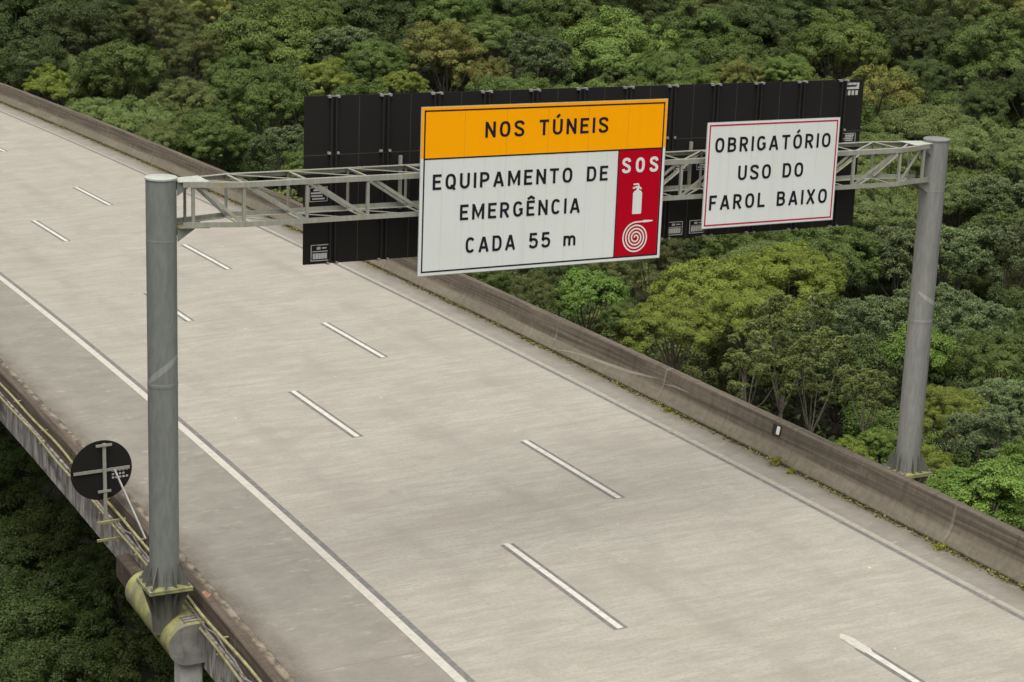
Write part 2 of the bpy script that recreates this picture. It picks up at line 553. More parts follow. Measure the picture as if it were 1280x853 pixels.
M['corbel_end'] = simple_mat('bare_concrete', (0.23, 0.225, 0.21), 0.9, var=0.2, scale=4, stain=((0.10, 0.095, 0.085), (3, 3, 0.8), 0.5, 0.7), bump=0.3)
M['strut'] = simple_mat('whitewashed_concrete', (0.50, 0.49, 0.47), 0.9, var=0.12, stain=((0.25, 0.24, 0.22), (4, 4, 0.6), 0.52, 0.7))
M['brown_block'] = simple_mat('mossy_brown_concrete', (0.07, 0.055, 0.04), 0.95, var=0.3, scale=4, stain=((0.13, 0.14, 0.04), (4, 4, 4), 0.58, 0.7))
M['sign_white'] = sign_mat('white_sign_sheeting', (0.70, 0.745, 0.725))
M['sign_yellow'] = sign_mat('yellow_sign_sheeting', (1.0, 0.41, 0.0))
M['sign_red'] = sign_mat('red_sign_sheeting', (0.44, 0.001, 0.014))
M['sign_pink'] = sign_mat('red_border_sheeting', (0.46, 0.02, 0.06))
M['sign_ink'] = sign_mat('black_sign_lettering', (0.018, 0.014, 0.022))
M['sign_back'] = sign_mat('black_sign_back', (0.019, 0.0175, 0.0165), 0.6)
M['rib'] = simple_mat('black_sign_rib', (0.016, 0.015, 0.015), 0.55)
M['sticker'] = simple_mat('pale_sticker', (0.50, 0.50, 0.49), 0.6, stain=((0.2, 0.2, 0.2), (9, 9, 9), 0.55, 0.7))
M['clip'] = simple_mat('bare_metal_clip', (0.34, 0.34, 0.32), 0.5, 0.3)
M['edge_metal'] = simple_mat('aluminium_sign_edge', (0.42, 0.42, 0.41), 0.5, 0.3)
M['refl_white'] = simple_mat('white_reflector', (0.75, 0.75, 0.72), 0.35)
M['refl_black'] = simple_mat('black_reflector_housing', (0.02, 0.02, 0.02), 0.5)
M['refl_red'] = simple_mat('faded_red_reflector', (0.33, 0.06, 0.035), 0.5)
M['rust'] = simple_mat('orange_stain', (0.34, 0.19, 0.10), 0.9, var=0.35, scale=8)
M['moss'] = leaf_mat('moss_green', (0.060, 0.058, 0.020), (0.190, 0.200, 0.035), transl=0.1)
M['weed'] = leaf_mat('weed_green', (0.14, 0.15, 0.03), (0.30, 0.30, 0.05), transl=0.2)
M['bark'] = simple_mat('pale_bark', (0.19, 0.165, 0.13), 0.9, var=0.25, scale=3, stain=((0.08, 0.07, 0.055), (3, 3, 1), 0.45, 0.7))
M['bark_dark'] = simple_mat('dark_bark', (0.085, 0.07, 0.055), 0.9, var=0.25, scale=3)
M['soil'] = simple_mat('forest_floor', (0.030, 0.028, 0.016), 1.0, var=0.4, scale=0.6, bump=0.5)

# leaf colours of the kinds of tree
LEAF = {
    'dark':   leaf_mat('dark_leaves', (0.040, 0.062, 0.016), (0.081, 0.120, 0.028)),
    'mid':    leaf_mat('mid_leaves', (0.062, 0.101, 0.020), (0.125, 0.182, 0.038)),
    'bright': leaf_mat('bright_leaves', (0.088, 0.144, 0.025), (0.174, 0.247, 0.047)),
    'vivid':  leaf_mat('vivid_leaves', (0.077, 0.138, 0.020), (0.156, 0.246, 0.038)),
    'yellow': leaf_mat('yellow_green_leaves', (0.121, 0.170, 0.020), (0.237, 0.297, 0.043)),
    'grey':   leaf_mat('grey_green_leaves', (0.099, 0.140, 0.056), (0.209, 0.267, 0.121)),
    'fine':   leaf_mat('olive_leaves', (0.086, 0.124, 0.031), (0.171, 0.221, 0.063)),
    'open':   leaf_mat('olive_open_leaves', (0.110, 0.147, 0.038), (0.226, 0.270, 0.087)),
    'orange': leaf_mat('orange_tinted_leaves', (0.116, 0.144, 0.025), (0.215, 0.236, 0.050), (0.275, 0.207, 0.056), 0.6),
    'brown':  leaf_mat('brownish_leaves', (0.066, 0.090, 0.022), (0.132, 0.159, 0.043), (0.149, 0.127, 0.047), 0.5),
}

# every build() call: parts written in world coordinates stay where they are under their (translated) parent
_plain_build = MB.build
def _build(self, name, mat, parent=None, **kw):
    o = _plain_build(self, name, mat, None, **kw)
    if parent is not None: keep(o, parent)
    return o
MB.build = _build


def frange(a, b, step):
    n = max(1, int(math.ceil((b - a) / step)))
    return [a + (b - a) * i / n for i in range(n + 1)]


# ------------------------------------------------------------------ terrain: a wooded valley the viaduct crosses
FH = np.array([_f[0], _f[1]]); FH /= np.linalg.norm(FH)          # across the valley
_Q = [-200, 20, 45, 55, 75, 100, 130, 160, 190, 240, 320, 500]
_Z = [-14, -10, -5, -3.6, -4.2, -6.4, -7.0, -4.2, 0.0, 12, 30, 60]


def canopy_z(x, y):
    q = (x - CAM[0]) * FH[0] + (y - CAM[1]) * FH[1]
    z = float(np.interp(q, _Q, _Z))
    o, t = road_coord((x, y))
    k = min(1.0, max(0.0, (-4 - o) / 8.0))                        # the ravine is deeper on the near side of the bridge
    return z * (1 - k) + min(z, -9.0) * k if k else z


def ground_z(x, y):
    return canopy_z(x, y) - 9.5 + 0.8 * math.sin(x * 0.13) * math.cos(y * 0.11)


g = MB()
gx = frange(-220, 380, 7.5); gy = frange(-160, 440, 7.5)
hz = [[ground_z(x, y) for y in gy] for x in gx]
vid = {}
for i, x in enumerate(gx):
    for j, y in enumerate(gy):
        vid[i, j] = len(g.v); g.v.append((x, y, hz[i][j]))
for i in range(len(gx) - 1):
    for j in range(len(gy) - 1):
        g.f.append((vid[i, j], vid[i + 1, j], vid[i + 1, j + 1], vid[i, j + 1])); g.uv.append([(0, 0)] * 4); g.m.append(0)
tag(g.build('terrain', M['soil'], smooth=True), kind='structure')

# ------------------------------------------------------------------ viaduct deck and road surface
TS = frange(-45, 165, 1.5)
TL = [-45, -20, 0, 20, 45, 70, 95, 120, 145, 165]
deck = MB()
deck.sweep([(-7.40, -0.02), (8.80, -0.02), (8.80, -0.42), (6.0, -0.75), (4.2, -2.9), (-2.8, -2.9), (-4.6, -0.75), (-7.40, -0.42), (-7.40, -0.02)], TS)
bridge = tag(deck.build('bridge_deck', M['girder']), kind='structure')

road = MB()
os_ = [-7.0, -3.82, 0.0, 3.6, 7.34, 8.45]
for i in range(len(TS) - 1):
    for k in range(len(os_) - 1):
        q = [(os_[k], TS[i]), (os_[k + 1], TS[i]), (os_[k + 1], TS[i + 1]), (os_[k], TS[i + 1])]
        road.face([rp(o, t) for o, t in q], q)
road = tag(road.build('road', M['road']), kind='structure')


def strip(mb, o0, o1, t0, t1, z, step=1.5, jag=0.0, rng=None):
    ts = frange(t0, t1, step)
    for i in range(len(ts) - 1):
        q = [(o0, ts[i]), (o1, ts[i]), (o1, ts[i + 1]), (o0, ts[i + 1])]
        mb.face([rp(o, t, z) for o, t in q], q)


def line_mark(name, material, o0, o1, t0, t1, z):
    m = MB(); strip(m, o0, o1, t0, t1, z)
    return m.build(name, material, road)


line_mark('edge_line', M['edge_line'], -3.83, -3.64, -45, 165, 0.006)
line_mark('contrast_strip', M['dark_line'], -3.635, -3.505, -45, 165, 0.004)
line_mark('edge_line', M['worn_line'], 7.285, 7.44, -45, 165, 0.006)
line_mark('contrast_strip', M['dark_line'], 7.17, 7.28, -45, 165, 0.004)

DASH_A = [(37.58, 42.02), (23.85, 28.27), (10.24, 14.96), (-3.61, 1.59), (-18.0, -12.8), (51.5, 56.0), (65.3, 69.9), (79, 83.6), (93, 97.6)]
DASH_B = [(58.34, 62.9), (43.54, 48.12), (30.25, 34.95), (17.04, 21.69), (3.12, 8.05), (-11.0, -6.3), (72, 76.6), (86, 90.6), (100, 104.6)]
for row, o in ((DASH_A, 0.0), (DASH_B, 3.615)):
    for a, b in row:
        d_ = line_mark('lane_dash', M['white_line'], o - 0.065, o + 0.065, a, b, 0.007)
        e = MB(); strip(e, o - 0.158, o + 0.150, a - 0.03, b - 0.06, 0.004)
        e.build('contrast_border', M['dark_line'], d_)
# the patched head of the nearest right-hand dash
pm = MB()
rng = random.Random(4)
pts = [(3.520, -6.60), (3.500, -6.3), (3.505, -6.0), (3.50, -5.80), (3.56, -5.76), (3.60, -5.66), (3.66, -5.68), (3.70, -5.82), (3.735, -5.98), (3.72, -6.22), (3.745, -6.46), (3.70, -6.60)]
c0 = (3.61, -6.05)
for i in range(len(pts)):
    a, b = pts[i], pts[(i + 1) % len(pts)]
    pm.face([rp(*c0, 0.009), rp(*a, 0.009), rp(*b, 0.009)], [c0, a, b])
pm.build('paint_patch', M['edge_line'], road)

# assumed higher viaduct, unseen, left of the camera; added to shade the ravine
up = MB()
ZU = CAM[2] - 4.5
us = frange(-60, 130, 4)
def up_sweep(prof, mbx):
    rows = [[rp(o - 5.5, t)[:2].tolist() + [ZU + z] for o, z in prof] for t in us]
    for i in range(len(us) - 1):
        for k in range(len(prof) - 1):
            mbx.face([rows[i][k], rows[i][k + 1], rows[i + 1][k + 1], rows[i + 1][k]], [(k, us[i]), (k + 1, us[i]), (k + 1, us[i + 1]), (k, us[i + 1])])
    mbx.face(rows[0][::-1]); mbx.face(rows[-1])
up_sweep([(-16.12, 0.0), (-16.12, 0.95), (-16.16, 1.0), (-16.40, 1.0), (-16.55, 0.45), (-16.75, 0.0), (-30.0, 0.0), (-30.0, -0.4), (-26.5, -0.8), (-25.5, -2.8), (-20.5, -2.8), (-19.5, -0.8), (-16.12, -0.4), (-16.12, 0.0)], up)
tag(up.build('unseen_shade_deck', M['girder']), kind='structure')

# ------------------------------------------------------------------ barriers
PR = [(8.27, -0.01), (8.275, 0.07), (8.43, 0.34), (8.475, 0.46), (8.55, 0.865), (8.575, 0.89), (8.76, 0.89), (8.785, 0.865), (8.83, 0.30), (8.83, -0.46), (8.70, -0.46)]
PL = [(-6.72, -0.01), (-6.73, 0.07), (-6.89, 0.34), (-6.935, 0.46), (-7.03, 0.845), (-7.055, 0.87), (-7.35, 0.87), (-7.375, 0.845), (-7.40, 0.46), (-7.42, 0.36)]
b = MB(); b.sweep(PR, TS)
bar_r = tag(b.build('concrete_barrier', M['barrier_r']), 'long brown-grey concrete barrier along the far edge of the road, forest behind', 'barrier')
b = MB(); b.sweep(PL, TS)
bar_l = tag(b.build('concrete_barrier', M['barrier_l']), 'dark stained concrete barrier along the near road edge, two yellow pipes outside', 'barrier')
b = MB(); b.sweep([(-7.41, 0.365), (-7.47, 0.36), (-7.475, -0.40), (-7.39, -0.43)], TS)
b.build('fascia', M['fascia'], bar_l)


def barrier_point(s_o, t, lift=0.004):
    """point on the road-side face of the far barrier at height z"""
    zs = [p[1] for p in PR[:6]]; os2 = [p[0] for p in PR[:6]]
    return rp(float(np.interp(s_o, zs, os2)) - lift, t, s_o)


sc_ = MB()                                        # long pale tyre scuffs on the far barrier
for path, w in (([(15.3, 0.10), (14.0, 0.26), (12.5, 0.33), (11.2, 0.40), (10.3, 0.50), (9.8, 0.56)], 0.030), ([(9.4, 0.50), (8.9, 0.56), (8.2, 0.58)], 0.016)):
    tt = np.linspace(0, len(path) - 1, 24)
    pt = [(np.interp(u, range(len(path)), [p[0] for p in path]), np.interp(u, range(len(path)), [p[1] for p in path])) for u in tt]
    for i in range(len(pt) - 1):
        w0 = w * math.sin(math.pi * (i + 0.5) / 24) + 0.004
        (t0, z0), (t1, z1) = pt[i], pt[i + 1]
        sc_.face([barrier_point(z0 - w0, t0), barrier_point(z1 - w0, t1), barrier_point(z1 + w0, t1), barrier_point(z0 + w0, t0)],
                 [(t0, z0 - w0), (t1, z1 - w0), (t1, z1 + w0), (t0, z0 + w0)])
sc_.build('scuff_mark', M['scuff'], bar_r)

rf = MB()                                         # roadside reflector on the far barrier
for (t0, t1, z0, z1) in ((3.96, 4.30, 0.57, 0.80),):
    q = [barrier_point(z0, t0, .002), barrier_point(z0, t1, .002), barrier_point(z1, t1, .002), barrier_point(z1, t0, .002)]
    k = [rp(*(lambda c: (c[0] - 0.03, c[1]))(road_coord(p)), 0) for p in q]
    k = [np.array([a[0], a[1], p[2]]) for a, p in zip(k, q)]
    rf.hexa([q[0], k[0], k[1], q[1], q[3], k[3], k[2], q[2]])
rfo = rf.build('reflector', M['refl_black'], bar_r)
rl = MB()
q = [barrier_point(z, t, .034) for z, t in ((0.60, 3.98), (0.60, 4.10), (0.79, 4.10), (0.79, 3.98))]
k = [barrier_point(z, t, .048) for z, t in ((0.60, 3.98), (0.60, 4.10), (0.79, 4.10), (0.79, 3.98))]
rl.hexa([q[0], k[0], k[1], q[1], q[3], k[3], k[2], q[2]])
rl.build('lens', M['refl_white'], rfo)

dl = MB()                                         # red and white striped delineator lying along the top of the near barrier
dn = empty('delineator', rp(-7.12, 2.8, 0.87), 'small red and white striped delineator strip on the near barrier top', 'delineator')
for i in range(5):
    t0 = 3.35 - i * 0.24
    m = MB(); m.roadbox(-7.16, -7.06, t0 - 0.235, t0, 0.872, 0.93 if i % 2 == 0 else 0.926)
    m.build('white_stripe' if i in (0, 3) else 'red_stripe', M['refl_white'] if i in (0, 3) else M['refl_red'], dn)

# conduits along the outside of the near barrier
for nm, o, zoff, lab in (('pipe', -7.53, 0.74, 'upper yellow lichened pipe running along outside of the near barrier'),
                         ('pipe', -7.58, 0.43, 'lower yellow lichened pipe running along outside of the near barrier')):
    pts = []
    for t in frange(-12, 45, 0.5):
        pts.append(rp(o + 0.015 * math.sin(t * 1.3 + zoff * 9), t, zoff + 0.02 * math.sin(t * 0.8 + zoff * 7)))
    mb = MB(); mb.tube(pts, 0.030, 8)
    pipe = tag(mb.build('pipe', M['pipe'], smooth=True), lab, 'pipe')
    br = MB()
    for t in frange(-11, 44, 3.05):
        br.roadbox(o - 0.04, -7.39 if zoff > .5 else -7.46, t, t + 0.05, zoff - 0.05, zoff - 0.032)
    br.build('bracket', M['pipe'], pipe)
# thin grey cable sagging between the pipes
pts = [rp(-7.56, t, 0.62 + 0.05 * math.sin(t * 2.1) + 0.03 * math.sin(t * 5.3)) for t in frange(-12, 5.0, 0.25)]
mb = MB(); mb.tube(pts, 0.018, 6)
tag(mb.build('cable', M['corbel_end'], smooth=True), 'thin grey cable sagging between the two yellow pipes near the left post', 'cable')

# ------------------------------------------------------------------ the sign gantry
W, HT = 17.6286, 8.90
ZL, ZR = 1.16, 1.24                                 # flange heights
gantry = empty('sign_gantry', (0, 0, ZL), 'grey steel gantry with lattice beam on two round posts spanning the road', 'gantry')


def gantry_post(x, zf, material, capmat):
    mb = MB()
    prof = [(zf, 0.275), (5.02 if x < 1 else 4.75, 0.275), (5.05 if x < 1 else 4.78, 0.279), (5.09 if x < 1 else 4.82, 0.279), (5.12 if x < 1 else 4.85, 0.274),
            (7.74, 0.274), (7.75, 0.276), (7.77, 0.276), (7.78, 0.274), (HT - 0.03, 0.274)]
    mb.tube([(x, 0, z) for z, r in prof], [r for z, r in prof], 96, cap=False)
    post = mb.build('post', material, gantry, smooth=True)
    c = MB(); c.tube([(x, 0, HT - 0.03), (x, 0, HT), (x, 0, HT + 0.012)], [0.292, 0.292, 0.275], 40)
    c.build('cap', capmat, post, smooth=True)
    pl = MB(); pl.box(x - .42, x + .42, -.42, .42, zf, zf + .035)
    pl.box(x - .42, x + .42, -.42, .42, zf - .045, zf - .004)
    pl.build('base_plate', M['lichen'], post, bevel=0.006)
    st = MB(); st.tube([(x, 0, zf - .95), (x, 0, zf - .045)], [0.23, 0.275], 32, cap=False)
    st.build('stub', M['stained_galv'], post, smooth=True)
    bo = MB()
    for sx in (-1, 1):
        for sy in (-1, 1):
            for k in (0.36,):
                bo.tube([(x + sx * k, sy * k, zf + .03), (x + sx * k, sy * k, zf + .09)], 0.025, 6)
    bo.build('bolts', M['galv_dark'], post)
    gs = []
    for i in range(12):
        a = 2 * math.pi * (i + 0.5) / 12
        dx, dy = math.cos(a), math.sin(a)
        r1 = 0.40 / max(abs(dx), abs(dy)); r1 = min(r1, 0.5)
        n = Vector((-dy, dx, 0)) * 0.007
        for zs in (1, -1):
            z0 = zf + (.036 if zs > 0 else -.046)
            h = 0.46 if zs > 0 else -0.62
            tri = [Vector((x + dx * .27, dy * .27, z0)), Vector((x + dx * r1, dy * r1, z0)), Vector((x + dx * r1, dy * r1, z0 + .04 * zs)), Vector((x + dx * .26, dy * .26, z0 + h))]
            if zs < 0: tri[3] = Vector((x + dx * .23, dy * .23, z0 + h))
            gmb = MB()
            A = [p + n for p in tri]; B = [p - n for p in tri]
            gmb.face(A); gmb.face(B[::-1])
            for j in range(4): gmb.face([A[j], B[j], B[(j + 1) % 4], A[(j + 1) % 4]])
            gmb.build('gusset', M['stained_galv'], post)
    return post


pL = gantry_post(0.0, ZL, M['galv_dark'], M['galv_cap'])
pR = gantry_post(W, ZR, M['galv'], M['galv'])


def weld_streak(x, za, zb, a0, a1, width, material, parent):
    """a pale oblique mark round the post"""
    mb = MB(); n = 14
    for i in range(n):
        f0, f1 = i / n, (i + 1) / n
        q = []
        for f, s in ((f0, -1), (f1, -1), (f1, 1), (f0, 1)):
            a = a0 + (a1 - a0) * f
            ww = width * (0.25 + 0.75 * math.sin(math.pi * min(1, max(0, 0.15 + 0.7 * f))))
            q.append((x + 0.2765 * math.cos(a), 0.2765 * math.sin(a), za + (zb - za) * f ** 0.85 + s * ww))
        mb.face(q)
    mb.build('pale_streak', material, parent)


M['streak'] = galv_mat('pale_galvanised_streak', (0.335, 0.355, 0.33))
weld_streak(0, 4.98, 5.65, R_(-202), R_(-35), 0.07, M['streak'], pL)
M['streak2'] = galv_mat('pale_galvanised_band', (0.38, 0.385, 0.37))
weld_streak(W, 5.50, 5.12, R_(-150), R_(-20), 0.055, M['streak2'], pR)

# lattice beam
truss = MB()
truss.box(0.30, 0.46, -0.09, 0.09, 8.71, 8.79)     # tongue of the end connection: the truss's own mesh
truss.box(W - 0.46, W - 0.30, -0.09, 0.09, 8.71, 8.79)
truss = truss.build('lattice_beam', M['truss'], gantry)
XS = [0.52, 1.39, 2.61, 3.82, 5.03, 6.24, 7.45, 8.60, 9.65, 10.71, 11.80, 12.90, 13.97, 15.04, 16.27, W - 0.52]


def yy(x):
    e = min(x, W - x)
    return 0.5 if e >= 1.35 else 0.26 + (0.5 - 0.26) * (e - 0.5) / 0.85


ZB, ZT = 8.0, 8.82
for sy in (-1, 1):
    for z, e2 in ((ZB, (0, 0, 1)), (ZT, (0, 0, -1))):
        for (x0, x1) in ((0.34, 1.39), (1.39, W - 1.36), (W - 1.36, W - 0.34)):
            mb = MB()
            mb.angle_iron((x0, sy * yy(x0), z), (x1, sy * yy(x1), z), 0.095, 0.012, (0, -sy, 0), e2)
            mb.build('chord', M['truss'], truss)
    for i, x in enumerate(XS):
        mb = MB(); y = sy * (yy(x) - 0.016)
        mb.angle_iron((x - .025, y, ZB + .02), (x - .025, y, ZT - .02), 0.055, 0.008, (1, 0, 0), (0, -sy, 0))
        mb.build('upright', M['truss'], truss)
        if i + 1 < len(XS):
            x2 = XS[i + 1]
            a, b_ = ((x + .03, ZT - .05), (x2 - .05, ZB + .05)) if i < 8 else ((x + .05, ZB + .05), (x2 - .03, ZT - .05))
            mb = MB()
            ya, yb_ = sy * (yy(x) - .03), sy * (yy(x2) - .03)
            mb.angle_iron((a[0], ya, a[1]), (b_[0], yb_, b_[1]), 0.06, 0.008, (0, -sy, 0), (0.55, 0, 0.83) if i < 8 else (-0.55, 0, 0.83))
            mb.build('diagonal', M['truss'], truss)
for z in (ZB + .014, ZT - .014):
    for i, x in enumerate(XS):
        mb = MB(); mb.bar((x, -yy(x) + .02, z), (x, yy(x) - .02, z), 0.055, 0.012); mb.build('cross_member', M['truss'], truss)
        if i + 1 < len(XS):
            x2 = XS[i + 1]; s = 1 if i < 8 else -1
            mb = MB(); mb.bar((x + .03, s * (yy(x) - .04), z), (x2 - .03, -s * (yy(x2) - .04), z), 0.05, 0.011)
            mb.build('lacing', M['truss'], truss)
for x, s in ((0.0, 1), (W, -1)):                   # end plates and brackets at the posts
    for z, m_ in ((ZT + .008, M['galv_cap']), (ZB - .008, M['lichen'])):
        mb = MB()
        xa, xb = x + s * 0.255, x + s * 0.80
        pl_ = [(xa, -.20), (xb, -.335), (xb, .335), (xa, .20)]
        A = [Vector((p[0], p[1], z + .007)) for p in pl_]; B = [Vector((p[0], p[1], z - .007)) for p in pl_]
        mb.face(A); mb.face(B[::-1])
        for j in range(4): mb.face([A[j], B[j], B[(j + 1) % 4], A[(j + 1) % 4]])
        mb.build('end_plate', m_, truss)
        for sy in (-1, 1):
            mb = MB()
            y0 = sy * 0.15
            tri = [(x + s * .25, z - .008), (x + s * .62, z - .008), (x + s * .25, z - .26)]
            A = [Vector((p[0], y0 + .006, p[1])) for p in tri]; B = [Vector((p[0], y0 - .006, p[1])) for p in tri]
            mb.face(A); mb.face(B[::-1])
            for j in range(3): mb.face([A[j], B[j], B[(j + 1) % 3], A[(j + 1) % 3]])
            mb.build('end_bracket', M['galv_dark'] if s > 0 else M['galv'], truss)

# concrete corbels carrying the posts
def corbel(o, side, t0, t1, zc, rad, label):
    """half-round bracket: flat towards the deck, round outwards, axis along the road"""
    prof = []
    for i in range(17):
        a = math.pi / 2 + math.pi * i / 16
        prof.append((o - side * rad * math.cos(a), zc + rad * math.sin(a)))
    inner = -7.48 if side < 0 else 8.84
    prof = [(inner, zc + rad)] + prof + [(inner, zc - rad)]
    mb = MB()
    ts = frange(t0, t1, 0.35)
    e = empty('support_bracket', rp(o, (t0 + t1) / 2, zc - rad), label, 'bracket')
    mb.sweep(prof + [prof[0]], ts, caps=False)
    body = mb.build('body', M['corbel'], e, smooth=True)
    for t, flip in ((t0, 1), (t1, 0)):
        c = MB(); pts = [rp(a, t + (-.003 if flip else .003), z) for a, z in prof]
        c.face(pts if flip else pts[::-1]); c.build('end_face', M['corbel_end'], e)
    return e


cb = corbel(-7.78, -1, -1.10, 2.10, 0.15, 0.40, 'half-round lichen-covered concrete bracket under the left gantry post')
mb = MB(); mb.roadbox(-7.92, -7.50, -0.98, -0.55, -16, -0.255); mb.build('strut', M['strut'], cb)
mb = MB()
for t in (-0.95, -0.82, -0.69):
    mb.roadbox(-7.85, -7.46, t - .02, t + .02, 0.553, 0.58)
mb.build('tie_plate', M['corbel_end'], cb)
corbel(9.60, 1, -0.9, 1.7, 0.0, 0.40, 'half-round concrete bracket under the right gantry post')

mb = MB(); mb.roadbox(-7.78, -7.48, 3.1, 4.4, -0.40, 0.12)
tag(mb.build('concrete_block', M['brown_block'], bevel=0.04), 'dark brown mossy concrete block on the deck edge left of the post', 'block')
mb = MB()
rg_ = random.Random(2)
pp = [(-7.27 + .07 * (.6 + .6 * rg_.random()) * math.cos(a * .5236), -.5 + .24 * (.55 + .6 * rg_.random()) * math.sin(a * .5236)) for a in range(12)]
mb.face([rp(a, b_, .8735) for a, b_ in pp])
mb.build('orange_stain', M['rust'], bar_l)

# ------------------------------------------------------------------ round sign seen from behind
def RS(o, t, z): return Vector(rp(o, t, z))


SO, ST_, SZ, SR = -7.86, 5.18, 1.77, 0.66
rs = empty('round_sign', RS(-7.80, 5.02, 0.15), 'round black sign seen from behind on a braced post outside the near barrier', 'road sign')
dx = (RS(SO + 1, ST_, SZ) - RS(SO, ST_, SZ)).normalized()          # across the road
dt = (RS(SO, ST_ + 1, SZ) - RS(SO, ST_, SZ)).normalized()
cen = RS(SO, ST_, SZ)
mb = MB()
ring = [(math.cos(2 * math.pi * i / 48) * SR, math.sin(2 * math.pi * i / 48) * SR) for i in range(48)]
A = [cen + dx * a + Vector((0, 0, b_)) for a, b_ in ring]
B = [p + dt * 0.012 for p in A]
mb.face(A); mb.face(B[::-1])
for i in range(48): mb.face([A[i], A[(i + 1) % 48], B[(i + 1) % 48], B[i]])
mb.build('sign_plate', M['sign_back'], rs)
po = 0.0
mb = MB()
bx = cen - dt * 0.055
mb.bar(RS(-7.80, 5.10, 0.12) + Vector((0, 0, 0)), bx + dx * 0.05 + Vector((0, 0, 0.60)), 0.07, 0.045, up=dt)
mb.build('post', M['truss'], rs)
mb = MB(); mb.bar(bx - dx * 0.60 + dt * .025, bx + dx * 0.60 + dt * .025, 0.02, 0.065, up=(0, 0, 1)); mb.build('crossbar', M['truss'], rs)
for zz, w_ in ((0.57, 0.17), (-0.45, 0.14)):
    mb = MB(); c_ = bx + dx * 0.04 + Vector((0, 0, zz)) - dt * .03
    mb.bar(c_ - dx * w_, c_ + dx * w_, 0.03, 0.05); mb.build('clamp', M['truss'], rs)
mb = MB(); mb.bar(bx + dx * 0.26 - dt * .02, RS(-7.44, 3.25, 0.78), 0.035, 0.035); mb.build('brace', M['clip'], rs)
for zz in (0.66, 0.26):
    mb = MB(); mb.bar(RS(-8.02, 5.0, zz), RS(-7.40 if zz > .4 else -7.47, 5.0, zz), 0.05, 0.05); mb.build('support_arm', M['pipe'], rs)
mb = MB()
for r_ in range(3):
    for k in range(5 - r_ % 2):
        p0 = cen - dt * 0.003 + dx * (0.22 + k * .075) + Vector((0, 0, -0.07 - r_ * .075 + 0.1 * 0))
        mb.face([p0, p0 + dx * .05, p0 + dx * .055 + Vector((0, 0, .04)), p0 + dx * .006 + Vector((0, 0, .045))])
mb.build('sticker', M['sticker'], rs)

# ------------------------------------------------------------------ lettering drawn as strokes (road alphabet)
SW = 0.165                                       # stroke width of a letter one unit high
BB_, TT_ = SW / 2, 1 - SW / 2


def oval(w, h0=BB_, h1=TT_, a0=0, a1=360, n=28, e=2.5):
    cx_, cy_ = w / 2, (h0 + h1) / 2
    rx, ry = w / 2 - BB_, (h1 - h0) / 2
    out = []
    for i in range(n + 1):
        a = R_(a0 + (a1 - a0) * i / n)
        c, s = math.cos(a), math.sin(a)
        out.append((cx_ + rx * math.copysign(abs(c) ** (2 / e), c), cy_ + ry * math.copysign(abs(s) ** (2 / e), s)))
    return out


def spline(pts, n=7):
    out = []
    P = [pts[0]] + list(pts) + [pts[-1]]
    for i in range(1, len(P) - 2):
        p0, p1, p2, p3 = P[i - 1:i + 3]
        for k in range(n):
            t = k / n
            out.append(tuple(0.5 * (2 * p1[j] + (p2[j] - p0[j]) * t + (2 * p0[j] - 5 * p1[j] + 4 * p2[j] - p3[j]) * t * t + (3 * p1[j] - p0[j] - 3 * p2[j] + p3[j]) * t ** 3) for j in (0, 1)))
    out.append(tuple(pts[-1]))
    return out


def bowl(x0, x1, y0, y1):
    r = (y1 - y0) / 2
    rx = min(x1 - x0 - .05, r * 1.15)
    o = [(x0, y1)]
    for i in range(13):
        a = R_(90 - 180 * i / 12)
        c, s_ = math.cos(a), math.sin(a)
        o.append((x1 - rx + rx * abs(c) ** .8, (y0 + y1) / 2 + r * math.copysign(abs(s_) ** .85, s_)))
    return o + [(x0, y0)]


